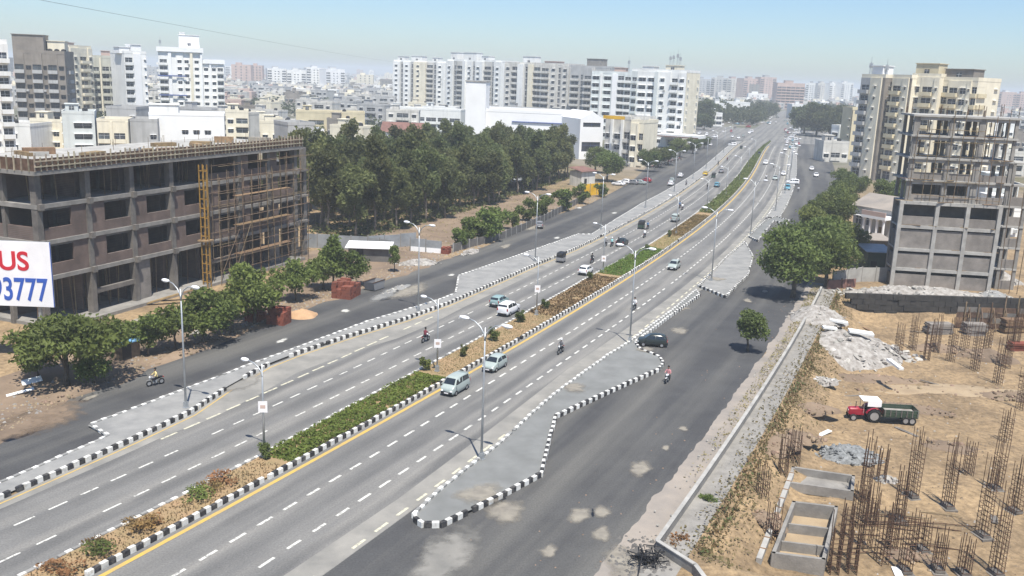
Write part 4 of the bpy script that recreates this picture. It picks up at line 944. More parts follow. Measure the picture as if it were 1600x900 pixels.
# right of the road: broad canopies
for i, (s, o, k, lb) in enumerate([(101, 21.8, 1.05, 'broad dark green tree at the near end of the right roadside tree row'), (110, 25.0, .92, 'broad leafy tree second in the right roadside row behind the end tree'), (119, 22.0, 1.02, 'bright green broad tree third in the right roadside row'), (128, 25.6, .78, 'broad tree beside the small porch house back yard'), (134, 21.8, .95, 'fourth broad tree of the right roadside row'),
        (147, 22.6, .92, 'broad tree in the middle of the right roadside row'), (161, 23.2, .85, 'broad dense tree near the house with the columned porch'), (174, 22.8, .8, 'roadside tree right of the parked white and blue vans'), (188, 24.5, .75, 'roadside tree in front of the cream towers'), (202, 24, .72, 'tree below the nearest cream tower'), (216, 27, .72, 'tree close to the cream towers lower balconies'), (232, 24.5, .7, 'far tree ending the right roadside row'), (196, 33, .85, 'tree tucked under the second cream tower'), (178, 36, .85, 'tree between cream towers and the porch house'), (210, 38, .9, 'tree at the foot of the tallest cream tower')]):
    tree('broad', at(s, o), lb, 'broad_tree', k, 'trees along the right side of the road')
tree('round', G(1168, 549), 'small round roadside tree standing alone on the right service road', 'small_tree', 1.0)
# left street trees in front of the unfinished block
tree('spread', G(105, 602), 'low spreading leafy tree below the advertising hoarding', 'spreading_tree', 1.12)
tree('small', G(150, 604), 'dark low bush under the spreading tree', 'low_bush', .7, cat='bush')
tree('small', G(60, 590), 'low bush behind the spreading tree trunk', 'low_bush', .75, cat='bush')
for px, py, k, lb in [(232, 556, .80, 'small bushy tree right of the blue sheet'), (275, 548, .95, 'bushy tree just left of the tall double lamp'), (318, 540, 1.05, 'bushy tree behind the drooping lamp head'), (362, 520, 1.1, 'bushy tree before the scaffold foot'), (398, 506, 1.25, 'tallest bushy tree left of the red brick stack'), (462, 470, 1.0, 'pale green bushy tree past the orange sand'), (548, 448, .85, 'bushy tree over the maroon brick heap'), (505, 452, 1.0, 'bushy tree next to the white shed roof')]:
    tree('small', G(px, py), lb, 'bushy_tree', k*1.15, 'bushy trees before the unfinished left block')
tree('slim', G(521, 452), 'slim upright tree in front of the grey sheet wall', 'slim_tree', 1.05)
tree('slim', G(616, 425), 'thin young tree beside the white shed', 'slim_tree', .62)
# bushes along the fence of the open lot
for px, py, k, lb in [(716, 388, .7, 'leftmost green bush on the lot fence'), (738, 382, .95, 'second green bush along the lot fence'), (758, 378, 1.15, 'tall leafy bush in the middle of the fence row'), (776, 368, 1.05, 'dense bush at right of the fence clump'), (800, 358, .7, 'narrow bush next to the fence post'), (826, 345, .9, 'bush behind the double lamp post'), (850, 338, .9, 'bush right of the double lamp post'), (878, 330, 1.0, 'bush before the dark parked car'), (905, 318, .9, 'bush left of the yellow hoarding wall'), (938, 308, .7, 'small bush right of the yellow wall')]:
    tree('fence_bush', G(px, py), lb, 'fence_bush', k*1.4, 'bushes along the lot fence', cat='bush')
# trees further along the left side
for px, py, k, lb in [(948, 284, .95, 'dark tree between grove and grey flats'), (930, 270, .9, 'tree touching the right end of the grove'), (1012, 268, .75, 'street tree in front of the grey flats'), (1028, 262, .75, 'street tree left of the parked motorcycles'), (1044, 258, .7, 'street tree below the row end block'), (1062, 246, .8, 'dark street tree under the red porch'), (1082, 240, .7, 'street tree right of the red porch'), (1100, 232, .6, 'last street tree before the junction')]:
    tree('broad', G(px, py), lb, 'street_tree', k, 'street trees on the left beyond the grove')
for px, Y, k, lb in [(1256, 520, 1.0, 'huge dark tree at the junction nearest the road'), (1275, 500, 1.1, 'huge dark tree in the middle of the right clump'), (1296, 490, 1.05, 'huge dark tree at the right of the clump'), (1268, 560, 1.1, 'huge tree rising behind the right clump'), (1095, 560, .95, 'big dark tree right behind the row end block'), (1108, 620, .95, 'big dark tree left of the junction'), (1125, 660, .9, 'big tree by the pale low market roofs'), (1160, 700, .8, 'big tree beyond the market roofs'), (1190, 720, .8, 'big tree left of the far road'), (1100, 520, .6, 'medium tree at the left kerb of the junction'), (1205, 760, .75, 'big tree before the far brick block')]:
    p = PX(px, Y, 0); p.z = 0; tree('big', p, lb, 'big_tree', k, 'big trees around the far junction')

# ---------------------------------------------------------------- median planting
def hedge(s0, s1, m, h, dens, label, leaf=.11, inset=.35, name='hedge'):
    b = MB(); n = int((s1-s0)*dens)
    for _ in range(n):
        s = random.uniform(s0, s1); o = random.uniform(ml(s)+inset, -inset)
        k = .5+.5*mnoise.noise(Vector((s*.9, o*1.3, h))); edge = min(1, (s-s0)/.8+.2, (s1-s)/.8+.2)
        if k < .22: continue
        leaf_quad(b, at(s, o, .14+h*edge*k*random.uniform(.15, 1.25)), leaf, 1.0)
    o = build(b, name, m); return tag(o, label, 'hedge' if name == 'hedge' else 'ground cover')
hedge(30.6, 51.5, 'leaf_hedge', .5, 420, 'bright green low hedge bed in the near part of the median')
hedge(76, 99.5, 'leaf_dry', .32, 170, 'rust brown planted bed in the median beside the white car')
hedge(101, 124, 'leaf_hedge', .55, 380, 'second bright green hedge bed further along the median')
hedge(138, 166, 'leaf_dry', .4, 190, 'mixed brown shrub bed in the median past the rickshaw')
hedge(170, 430, 'leaf_broad', .7, 70, 'long dark green shrub bed running to the junction', .2)
hedge(52, 76, 'grass_dry', .09, 210, 'dry yellow grass strip in the median between the cars', .055, name='grass_strip')
hedge(124, 138, 'grass_dry', .09, 200, 'short dry grass patch in the median', .07, name='grass_strip')
hedge(10, 30, 'leaf_dry', .16, 80, 'sparse dry weeds on the bare near median soil', .07, name='grass_strip')
for px, py, k, lb in [(95, 893, 1.2, 'dry shrub at the lower left end of the median'), (158, 862, 1.15, 'dark dry shrub second from the near end of the median'), (150, 852, .8, 'small dry shrub touching the median back kerb'), (215, 828, 1.25, 'wide dry shrub third along the median'), (232, 820, .9, 'low dry shrub right of the wide one'), (308, 780, 1.2, 'green tipped dry shrub in the median'), (330, 764, 1.0, 'dry shrub beside the green tipped one'), (350, 752, 1.15, 'dry shrub last before the median lamp')]:
    tree('shrub', G(px, py, .14), lb, 'median_shrub', k*1.05, 'dry shrubs on the bare median', k*.75, cat='shrub')
for px, py, k, lb in [(664, 578, 1.0, 'clipped shrub at the end of the near hedge'), (722, 556, .85, 'clipped round shrub beside the silver van'), (772, 532, 1.1, 'clipped round shrub in front of the white van'), (814, 503, 1.0, 'clipped shrub right of the white van'), (852, 482, .9, 'clipped shrub at the start of the brown bed'), (418, 716, .9, 'clipped shrub at the near tip of the green hedge'), (921, 437, .9, 'clipped shrub near the white hatchback'), (1010, 392, .8, 'clipped shrub past the second green hedge'), (1047, 370, .9, 'clipped shrub opposite the dark rickshaw')]:
    tree('topiary', G(px, py, .14), lb, 'clipped_shrub', k*1.5, 'clipped shrubs in the median', cat='shrub')

# ================================================================ STREET LAMPS
def lamp_parts(h, arms, spread, rise, head_l, r=.09):
    out = []
    b = MB(); b.tube([(0, 0, 0), (0, 0, h*.5), (0, 0, h)], [r*1.25, r, r*.6], 8); out.append(('pole', b.mesh('pole', 'steel', True)))
    b = MB(); b.box(-.2, .2, -.2, .2, 0, .06); b.box(-.14, .14, -.14, .14, .06, .5); out.append(('base', b.mesh('base', 'steel')))
    for sx in arms:
        b = MB(); pts = [(sx*spread*(1-math.cos(t*1.5)), 0, h-.9+rise*math.sin(t*1.5)+.0) for t in (0, .25, .5, .75, 1)]
        b.tube(pts, [.06, .055, .05, .045, .04], 6); out.append(('arm', b.mesh('arm', 'steel', True)))
        e = Vector(pts[-1]); b = MB(); b.ball((e.x+sx*head_l*.45, 0, e.z+.0), head_l*.6, .19, .13, 8, 6); out.append(('lamp_head', b.mesh('lamp_head', 'lampwhite', True)))
        b = MB(); b.ball((e.x+sx*head_l*.5, 0, e.z-.07), head_l*.42, .14, .09, 8, 5); out.append(('lamp_glass', b.mesh('lamp_glass', 'lens', True)))
    return out
DBL = lamp_parts(9.4, (-1, 1), 1.5, 1.3, .75, .075); SGL = lamp_parts(6.6, (1,), 1.4, .9, .6, .07)
def lamp(parts, p, rz, label, name='street_lamp', group='double arm street lamps'):
    t = thing(name, label, 'street lamp', p, rz, group)
    for n, me in parts: put(n, me, t)
    return t
ordn = ['first', 'second', 'third', 'fourth', 'fifth', 'sixth', 'seventh', 'eighth', 'ninth', 'tenth', 'eleventh', 'twelfth']
for i, (s, o) in enumerate([(34.5, -13.8), (70, -14.3), (103.7, -14.2), (137, -14.6), (170, -14.2), (203, -14), (236, -14), (270, -14), (305, -14), (342, -14), (380, -14)]):
    p = at(s, o, .15); lamp(DBL, p, head(s)+math.pi/2-.12, ordn[i]+' double arm lamp from the near end of the left pavement')
for i, (s, o) in enumerate([(37.5, 10.4), (70.5, 10.0), (104.4, 10.9), (146.6, 9.9), (182, 11), (216, 11), (250, 11), (285, 11), (322, 11), (360, 11)]):
    p = at(s, o, .2 if i < 2 else .1); lamp(DBL, p, head(s)+math.pi/2-.12, ordn[i]+' double arm lamp from the near end of the right pavement')
def signboard(t, z):
    b = MB(); b.box(-.30, .30, -.10, -.07, z, z+.78); o = build(b, 'sign_board', 'sign_white', t, rz=0)
    b = MB(); b.box(-.17, .17, -.106, -.1005, z+.28, z+.52); build(b, 'sign_mark', 'pinkwall', o)
    return o
for i, (px, py) in enumerate([(413, 713), (683, 580), (838, 492), (942, 425)]):
    p = G(px, py, .14); t = lamp(SGL, p, math.radians(150), ordn[i]+' slim single arm lamp with white sign board in the median', 'median_lamp', 'slim median lamps')
    s = signboard(t, [3.2, 2.2, 2.6, 1.5][i]); s.rotation_euler = (0, 0, -math.radians(150)+.1)
for i, (s, o) in enumerate([(140, -1.9), (172, -1.9), (204, -1.9), (240, -1.9), (280, -1.9), (325, -1.9)]):
    lamp(SGL, at(s, o, .14), math.radians(150), ordn[i]+' plain slim lamp past the signed ones in the median', 'median_lamp', 'slim median lamps')

# ================================================================ VEHICLES
def wheel_mesh(r, w):
    b = MB(); n = 14; i0 = 0
    prof = [(r*.62, -w/2), (r*.95, -w/2), (r, -w/2+.03), (r, w/2-.03), (r*.95, w/2), (r*.62, w/2)]
    for k in range(n):
        a = 2*math.pi*k/n
        for q, y in prof: b.v.append((q*math.cos(a), y, q*math.sin(a)))
    m = len(prof)
    for k in range(n):
        for j in range(m-1): b.f.append((k*m+j, k*m+j+1, ((k+1) % n)*m+j+1, ((k+1) % n)*m+j)); b.m.append(0)
    ty = b.mesh('tyre', 'tyre', True)
    b = MB(); b.tube([(0, -w/2+.02, 0), (0, w/2-.02, 0)], r*.63, 10); return ty, b.mesh('rim', 'rim')
WH = {}
def wheel(parent, x, y, r=.29, w=.17, name='wheel'):
    k = (round(r, 3), round(w, 3))
    if k not in WH: WH[k] = wheel_mesh(r, w)
    o = put(name, WH[k][0], parent, (x, y, r)); put('rim', WH[k][1], o); return o
STY = {
 'hatch': dict(st=[(-1.80,.36,.80,.84,.64,.56),(-1.72,.25,.92,1.06,.73,.62),(-1.45,.22,.95,1.40,.76,.57),(-.9,.2,.95,1.49,.77,.57),(-.2,.2,.94,1.50,.77,.57),(.3,.2,.93,1.43,.77,.56),(1.0,.2,.90,.96,.76,.66),(1.6,.22,.78,.83,.73,.62),(1.80,.3,.60,.64,.64,.54)], ws=(1.0,.3), rw=(-1.72,-1.45), side=(-1.42,.95), wx=(-1.1,1.12), r=.28),
 'van': dict(st=[(-1.82,.36,.95,1.0,.66,.6),(-1.78,.25,1.02,1.25,.74,.66),(-1.66,.22,1.05,1.70,.75,.62),(-.8,.2,1.05,1.80,.75,.62),(.4,.2,1.03,1.79,.75,.62),(.75,.2,1.0,1.70,.75,.60),(1.35,.2,.98,1.06,.74,.66),(1.68,.24,.85,.92,.72,.64),(1.80,.3,.66,.70,.66,.58)], ws=(1.35,.75), rw=(-1.78,-1.66), side=(-1.6,1.28), wx=(-1.15,1.1), r=.29),
 'suv': dict(st=[(-2.15,.4,1.0,1.04,.72,.64),(-2.1,.3,1.08,1.3,.80,.70),(-1.95,.26,1.1,1.70,.82,.66),(-.8,.25,1.1,1.80,.82,.66),(.1,.25,1.08,1.78,.82,.66),(.45,.25,1.06,1.68,.82,.64),(1.05,.25,1.05,1.10,.81,.72),(1.95,.27,.96,1.0,.79,.70),(2.15,.35,.72,.76,.70,.62)], ws=(1.05,.45), rw=(-2.1,-1.95), side=(-1.9,1.0), wx=(-1.3,1.35), r=.34),
 'sedan': dict(st=[(-2.1,.36,.82,.86,.66,.6),(-2.0,.26,.92,.96,.76,.66),(-1.45,.22,.94,.99,.79,.68),(-.95,.2,.94,1.36,.8,.58),(-.2,.2,.93,1.44,.8,.58),(.35,.2,.92,1.38,.8,.57),(1.0,.2,.89,.94,.79,.68),(1.85,.22,.78,.82,.76,.65),(2.08,.3,.6,.64,.66,.56)], ws=(1.0,.35), rw=(-1.45,-.95), side=(-1.2,.95), wx=(-1.25,1.3), r=.3),
}
CARM = {}
def car_meshes(sty, colr):
    if (sty, colr) in CARM: return CARM[(sty, colr)]
    d = STY[sty]; st = d['st']; out = []
    def I(x, j):
        for a, c in zip(st, st[1:]):
            if a[0] <= x <= c[0]: t = (x-a[0])/(c[0]-a[0]); return a[j]+(c[j]-a[j])*t
        return st[0][j] if x < st[0][0] else st[-1][j]
    b = MB()
    for (x, zl, zb, zr, hb, hr) in st:
        zm = zl+(zb-zl)*.45
        half = [(hb*.9, zl), (hb*1.0, zl+.10), (hb*1.02, zm), (hb, zb), (hb*.985, zb+.03), (hr, zr-.05 if zr-zb > .2 else zr-.01), (hr*.86, zr), (hr*.4, zr+.02)]
        ring = [(x, y, z) for y, z in half] + [(x, -y, z) for y, z in reversed(half)]
        b.v += ring
    m = 16
    for k in range(len(st)-1):
        for j in range(m): b.f.append((k*m+j, (k+1)*m+j, (k+1)*m+(j+1) % m, k*m+(j+1) % m)); b.m.append(0)
    b.f.append(tuple(range(m))); b.f.append(tuple((len(st)-1)*m+j for j in range(m-1, -1, -1))); b.m += [0, 0]
    out.append(('body', b.mesh('body', colr, True)))
    def pane(nm, pts, nrm):
        b = MB(); n = len(pts); off = Vector(nrm).normalized()*.014; b.v = [tuple(Vector(p)+off) for p in pts]; b.f = [tuple(range(n))]; b.m = [0]; out.append((nm, b.mesh(nm, 'car_glass')))
    x0, x1 = d['ws']; zb, zr = I(x0-.06, 3)+.03, I(x1+.07, 3)+.03; h0, h1 = I(x0, 4)*.84, I(x1, 5)*.86
    pane('windscreen', [(x0-.06, -h0, zb), (x0-.06, h0, zb), (x1+.07, h1, zr), (x1+.07, -h1, zr)], (zr-zb, 0, x0-x1))
    x0, x1 = d['rw']; zb, zr = I(x0+.02, 3)+.03, I(x1-.03, 3)+.02
    h0, h1 = I(x0, 5)*.96, I(x1, 5)*.94
    pane('rear_window', [(x0+.02, h0, zb), (x0+.02, -h0, zb), (x1-.03, -h1, zr), (x1-.03, h1, zr)], (-(zr-zb), 0, x1-x0+.02))
    s0, s1 = d['side']; mid = (s0+s1)/2-.08
    for sg in (1, -1):
        for (a, c, sl0, sl1) in ((s0, mid-.05, .10, 0), (mid+.05, s1, 0, s1-d['ws'][1]-.05)):
            def P(x, t):
                zb, zr, hb, hr = I(x, 2)+.04, I(x, 3), I(x, 4)*.985, I(x, 5); return (x, sg*(hb+(hr-hb)*t), zb+(max(zr, zb+.02)-.05-zb)*t)
            q = [P(a, .08), P(c-.05 if sl1 else c, .08), P(c-sl1, .9) if sl1 else P(c, .9), P(a+sl0, .9)]
            if sg < 0: q = q[::-1]
            # flatten onto one plane
            pane('side_window', q, (0, sg, .25))
    xf, xr = st[-1][0], st[0][0]
    b = MB(); b.box(xf-.12, xf+.05, -.62, .62, .26, .48); out.append(('bumper', b.mesh('bumper', 'plastic' if colr != 'car_black' else 'car_grey')))
    b = MB(); b.box(xr-.05, xr+.12, -.64, .64, .28, .50); out.append(('bumper', b.mesh('bumper', 'plastic')))
    b = MB(); b.box(xf+.052, xf+.065, -.24, .24, .32, .44); out.append(('number_plate', b.mesh('number_plate', 'sign_white')))
    b = MB(); b.box(xr-.065, xr-.052, -.24, .24, .52, .64); out.append(('number_plate', b.mesh('number_plate', 'sign_white')))
    for sg in (1, -1):
        xx = st[-2][0]+.1; zz = I(xx, 2)-.1
        b = MB(); b.ball((xx, sg*(I(xx, 4)-.14), zz), .16, .16, .1, 8, 5); out.append(('headlight', b.mesh('headlight', 'lens', True)))
        b = MB(); xx = st[1][0]; b.box(xx-.06, xx+.02, sg*(I(xx, 4)-.07)-.08, sg*(I(xx, 4)-.07)+.08, I(xx, 2)-.25, I(xx, 2)+.1); out.append(('tail_light', b.mesh('tail_light', 'tail_red')))
        b = MB(); xx = d['ws'][0]-.18; b.box(xx-.06, xx+.06, sg*(I(xx, 4)+.01), sg*(I(xx, 4)+.17), I(xx, 2)+.02, I(xx, 2)+.14); out.append(('mirror', b.mesh('mirror', colr)))
    CARM[(sty, colr)] = out; return out
def car(sty, colr, p, rz, label, group=None, cat='car', name=None):
    t = thing(name or ('van' if sty == 'van' else 'car'), label, cat, (p.x, p.y, max(p.z, .02)), rz, group)
    t.scale = (.82, .82, .82)
    for n, me in car_meshes(sty, colr): put(n, me, t)
    d = STY[sty]; hb = d['st'][3][4]
    for x in d['wx']:
        for y in (-hb+.06, hb-.06): wheel(t, x, y, d['r'])
    return t
R_ = lambda p: head(so_of(p.x, p.y)[0])
def oncoming(p): return R_(p)+math.pi
V = [('van', 'car_silver', 711, 612, 1, 'silver green van beside the hedge coming towards the viewer', 'van'), ('hatch', 'car_silver', 773, 576, 1, 'silver hatchback following close behind the silver van', 'car'), ('hatch', 'car_teal', 780, 477, 0, 'teal grey hatchback driving away next to the white van', 'car'), ('suv', 'car_white', 795, 490, 0, 'white utility van driving away beside the median', 'van'), ('hatch', 'car_white', 915, 428, 0, 'white hatchback driving away past the brown bed', 'car'), ('hatch', 'car_silver', 1053, 420, 1, 'silver car alone in the oncoming middle lane', 'car'), ('sedan', 'car_black', 972, 383, 0, 'black car among the group of motorcycles', 'car'), ('van', 'car_silver', 1055, 346, 0, 'silver van driving away past the dark rickshaw', 'van'),
     ('sedan', 'car_silver', 1211, 281, 1, 'pale car in the far oncoming lane', 'car'), ('suv', 'car_blue', 1230, 297, 1, 'light blue van stopped at the right service road', 'van'), ('suv', 'car_white', 1238, 288, .5, 'white van crosswise behind the light blue van', 'van'), ('hatch', 'car_white', 1048, 290, 0, 'white car on the left service road', 'car'), ('hatch', 'car_silver', 1050, 285, 0, 'silver car just ahead of the white one on the service road', 'car'), ('hatch', 'car_white', 1063, 277, 0, 'white car near the second pavement opening', 'car'), ('sedan', 'car_yellow', 1102, 274, 0, 'yellowish car far along the left road', 'car'), ('sedan', 'car_grey', 1127, 270, 0, 'grey car far along the left road near the median', 'car'),
     ('hatch', 'car_white', 1268, 266, 1, 'white car parked under the right trees', 'car'), ('sedan', 'car_white', 1275, 276, 1, 'white car parked next to the right tree trunks', 'car'), ('hatch', 'car_grey', 843, 356, .1, 'dark car parked beside the left fence bushes', 'car'),
     ('sedan', 'car_white', 966, 290, .45, 'white car leftmost in the roadside parking row', 'car'), ('hatch', 'car_white', 976, 287, .45, 'white car second in the roadside parking row', 'car'), ('hatch', 'car_grey', 988, 288, .45, 'grey car third in the roadside parking row', 'car'), ('sedan', 'car_silver', 999, 288, .45, 'silver car fourth in the roadside parking row', 'car'), ('hatch', 'car_red', 1009, 285, .45, 'maroon car last in the roadside parking row', 'car'),
     ('suv', 'car_white', 1144, 228, .5, 'long white van turning at the left of the junction', 'van'), ('sedan', 'car_white', 1110, 228, 0, 'white car at the left edge of the junction', 'car'), ('suv', 'car_white', 1196, 257, 1, 'white van near the far end of the oncoming road', 'van'), ('hatch', 'car_blue', 1120, 292, 0, 'small blue car in the middle of the left road', 'car'), ('hatch', 'car_white', 1224, 274, 1, 'small white car by the far right kerb', 'car')]
for sty, c, px, py, k, lb, ct in V:
    p = G(px, py); car(sty, c, p, R_(p)+math.pi*k, lb, 'cars on the road' if ct == 'car' else 'vans on the road', ct)
p = G(1019, 540); car('hatch', 'car_black', p, math.radians(174), 'black hatchback turning through the gap in the right pavement', None, 'car')
# small far traffic around the junction
fc = ['car_white', 'car_white', 'car_silver', 'car_grey', 'car_red', 'car_white', 'car_blue']
for i in range(85):
    px, py = random.choice([(random.uniform(1090, 1180), random.uniform(196, 222)), (random.uniform(1225, 1250), random.uniform(188, 240)), (random.uniform(1185, 1215), random.uniform(170, 196)), (random.uniform(1110, 1170), random.uniform(176, 200))])
    p = G(px, py); c = random.choice(fc); car(random.choice(['hatch', 'van', 'sedan']), c, p, random.choice([R_(p), R_(p)+math.pi, R_(p)+1.4]), f'tiny {c[4:]} car in the distant traffic around the junction', f'distant {c[4:]} cars at the junction', 'car')

# auto rickshaw
def rickshaw(p, rz, colr, label):
    t = thing('auto_rickshaw', label, 'rickshaw', (p.x, p.y, .02), rz, 'auto rickshaws'); t.scale = (.85, .85, .85)
    b = MB(); st = [(-1.3, .35, .62, .60), (-1.25, .3, .66, .95), (-.3, .3, .66, .9), (.2, .3, .62, .55), (.75, .32, .45, .95), (1.15, .4, .2, .85)]
    for x, zl, hw, zt in st: b.v += [(x, -hw, zl), (x, hw, zl), (x, hw*.95, zt), (x, -hw*.95, zt)]
    for k in range(len(st)-1):
        for j in range(4): b.f.append((k*4+j, k*4+(j+1) % 4, (k+1)*4+(j+1) % 4, (k+1)*4+j)); b.m.append(0)
    b.f += [(3, 2, 1, 0), (20, 21, 22, 23)]; b.m += [0, 0]; build(b, 'body', colr, t)
    b = MB(); st = [(-1.3, .62, .95, 1.35), (-1.15, .64, .95, 1.66), (.3, .62, 1.45, 1.74), (.72, .5, 1.5, 1.68)]
    for x, hw, zl, zt in st: b.v += [(x, -hw, zl), (x, hw, zl), (x, hw*.86, zt), (x, -hw*.86, zt)]
    for k in range(3):
        for j in range(4): b.f.append((k*4+j, k*4+(j+1) % 4, (k+1)*4+(j+1) % 4, (k+1)*4+j)); b.m.append(0)
    b.f += [(3, 2, 1, 0), (12, 13, 14, 15)]; b.m += [0, 0]; build(b, 'canopy', 'plastic', t)
    b = MB(); b.quad((.8, -.42, .96), (.8, .42, .96), (.72, .40, 1.5), (.72, -.40, 1.5)); build(b, 'windscreen', 'car_glass', t)
    for y in (-.6, .6):
        b = MB(); b.tube([(-.3, y, .9), (-.3, y*.95, 1.6)], .03, 5); build(b, 'roof_post', 'plastic', t)
        wheel(t, -.85, y*.9, .22, .11)
    wheel(t, .95, 0, .22, .11)
    b = MB(); b.ball((1.16, 0, .8), .07, .11, .11, 8, 5); build(b, 'headlight', 'lens', t, smooth=True)
    return t
for px, py, c, k, lb in [(1003, 357, 'car_green', 0, 'dark green rickshaw driving away behind the motorcycle group'), (1115, 278, 'car_green', 0, 'far dark rickshaw on the left road'), (878, 409, 'car_grey', 0, 'grey three wheeler hugging the left kerb'), (1186, 243, 'car_green', 1, 'small dark rickshaw coming out of the junction'), (1158, 233, 'car_green', 0, 'rickshaw entering the junction from the left road')]:
    p = G(px, py); rickshaw(p, R_(p)+math.pi*k, c, lb)

# ---------------------------------------------------------------- people and motorcycles
def skin_mesh(nodes, edges, name):
    me = bpy.data.meshes.new(name); me.from_pydata([n[0] for n in nodes], edges, []); o = bpy.data.objects.new(name, me); COL.objects.link(o)
    sk = o.modifiers.new('skin', 'SKIN'); sv = me.skin_vertices[0].data
    for i, n in enumerate(nodes): r = n[1]; sv[i].radius = (r, r) if not isinstance(r, tuple) else r; sv[i].use_root = i == 0
    sk.use_smooth_shade = True; sd = o.modifiers.new('sub', 'SUBSURF'); sd.levels = 1; sd.render_levels = 1
    bpy.context.view_layer.update(); dg = bpy.context.evaluated_depsgraph_get(); out = bpy.data.meshes.new_from_object(o.evaluated_get(dg)); bpy.data.objects.remove(o); out.name = name; return out
def person_nodes(pose):
    if pose == 'ride':
        N = [((0, 0, .86), .15), ((.03, 0, 1.05), .15), ((.08, 0, 1.26), .165), ((.11, 0, 1.40), .07), ((.13, 0, 1.50), .075), ((.14, 0, 1.60), .105), ((.14, 0, 1.70), .08)]
        E = [(0, 1), (1, 2), (2, 3), (3, 4), (4, 5), (5, 6)]
        for sg in (1, -1):
            i = len(N); N += [((.08, sg*.20, 1.32), .065), ((.20, sg*.29, 1.10), .05), ((.46, sg*.30, 1.02), .04), ((.54, sg*.29, 1.03), .04)]; E += [(2, i), (i, i+1), (i+1, i+2), (i+2, i+3)]
            i = len(N); N += [((.02, sg*.12, .82), .10), ((.42, sg*.19, .74), .075), ((.20, sg*.18, .36), .05), ((.34, sg*.18, .31), .045)]; E += [(0, i), (i, i+1), (i+1, i+2), (i+2, i+3)]
    else:
        N = [((0, 0, .92), .14), ((0, 0, 1.12), .14), ((.01, 0, 1.32), .16), ((.02, 0, 1.46), .065), ((.03, 0, 1.52), .07), ((.03, 0, 1.61), .10), ((.03, 0, 1.70), .08)]
        E = [(0, 1), (1, 2), (2, 3), (3, 4), (4, 5), (5, 6)]
        for sg in (1, -1):
            i = len(N); N += [((.01, sg*.20, 1.38), .06), ((sg*.04, sg*.26, 1.10), .048), ((.08+sg*.06, sg*.27, .86), .036), ((.10+sg*.06, sg*.27, .76), .036)]; E += [(2, i), (i, i+1), (i+1, i+2), (i+2, i+3)]
            i = len(N); N += [((0, sg*.10, .86), .09), ((.04-sg*.10, sg*.11, .48), .065), ((-sg*.16, sg*.11, .08), .045), ((.12-sg*.16, sg*.11, .04), .04)]; E += [(0, i), (i, i+1), (i+1, i+2), (i+2, i+3)]
    return N, E
PM = {}
def person_mesh(pose, shirt, trou):
    k = (pose, shirt, trou)
    if k in PM: return PM[k]
    if pose not in PM: PM[pose] = skin_mesh(*person_nodes(pose), 'person')
    me = PM[pose].copy(); me.materials.clear()
    for m in (shirt, trou, 'skin'): me.materials.append(M[m])
    zw = .88 if pose == 'ride' else .95
    for p in me.polygons:
        c = p.center; z = c.z; arm = abs(c.y) > .235
        p.material_index = 2 if (z > (1.44 if pose == 'ride' else 1.47)) or (pose == 'ride' and c.x > .34 and z > .95) or (pose != 'ride' and abs(c.y) > .2 and z < .92) else (1 if z < zw and not (arm and z > .9) else 0)
    PM[k] = me; return me
hb = MB(); hb.ball((-.015, 0, .03), .125, .12, .125, 8, 6); HAIR = {m: hb.mesh('hair', m, True) for m in ('hair',)}; HELM = {m: hb.mesh('helmet', m, True) for m in ('cloth_white', 'cloth_black')}
def person(p, rz, pose, shirt, trou, label, hat=None, z=0, group=None):
    t = put('person', person_mesh(pose, shirt, trou), None, (p.x, p.y, p.z+z), rz, scale=(.85, .85, .85)); tag(t, label, 'person', group)
    hx, hz = (.14, 1.63) if pose == 'ride' else (.03, 1.64)
    if hat: put('helmet', HELM[hat], t, (hx, 0, hz), scale=(1.15, 1.15, 1.15))
    else: put('hair', HAIR['hair'], t, (hx-.03, 0, hz+.03))
    return t
BK = {}
def bike(p, rz, colr, label, group='motorcycles on the road'):
    t = thing('motorcycle', label, 'motorcycle', (p.x, p.y, .02), rz, group); t.scale = (.85, .85, .85)
    if colr not in BK:
        L = []
        b = MB(); b.tube([(.62, 0, .32), (.46, 0, .95), (.40, 0, 1.02)], [.035, .035, .03], 6); L.append(('fork', b.mesh('fork', 'rim')))
        b = MB(); b.tube([(.44, 0, .80), (.1, 0, .62), (-.35, 0, .66), (-.75, 0, .75)], [.05, .07, .06, .04], 6); b.tube([(.4, 0, .75), (.15, 0, .32), (-.3, 0, .32), (-.6, 0, .34)], .035, 6); L.append(('frame', b.mesh('frame', 'plastic')))
        b = MB(); b.box(-.12, .25, -.14, .14, .26, .55); L.append(('engine', b.mesh('engine', 'steel')))
        b = MB(); b.ball((.22, 0, .82), .28, .14, .14, 10, 6); L.append(('fuel_tank', b.mesh('fuel_tank', colr, True)))
        b = MB(); b.ball((-.32, 0, .80), .45, .14, .08, 10, 6); L.append(('seat', b.mesh('seat', 'plastic', True)))
        b = MB(); b.tube([(.36, -.34, 1.04), (.42, -.15, 1.0), (.42, .15, 1.0), (.36, .34, 1.04)], .02, 6); L.append(('handlebar', b.mesh('handlebar', 'rim')))
        b = MB(); b.ball((.54, 0, .88), .09, .11, .12, 8, 6); L.append(('headlight', b.mesh('headlight', 'lens', True)))
        b = MB(); b.box(-.85, -.78, -.07, .07, .66, .76); L.append(('tail_light', b.mesh('tail_light', 'tail_red')))
        b = MB(); b.tube([(.35, .62, 0), (.1, .68, .1), (-.2, .68, .1)], .0001, 3)
        L.append(('mudguard', (lambda q: (q.box(.36, .86, -.06, .06, .60, .63), q.mesh('mudguard', colr))[1])(MB())))
        BK[colr] = L
    for n, me in BK[colr]: put(n, me, t)
    wheel(t, .62, 0, .30, .09); wheel(t, -.62, 0, .30, .11); return t
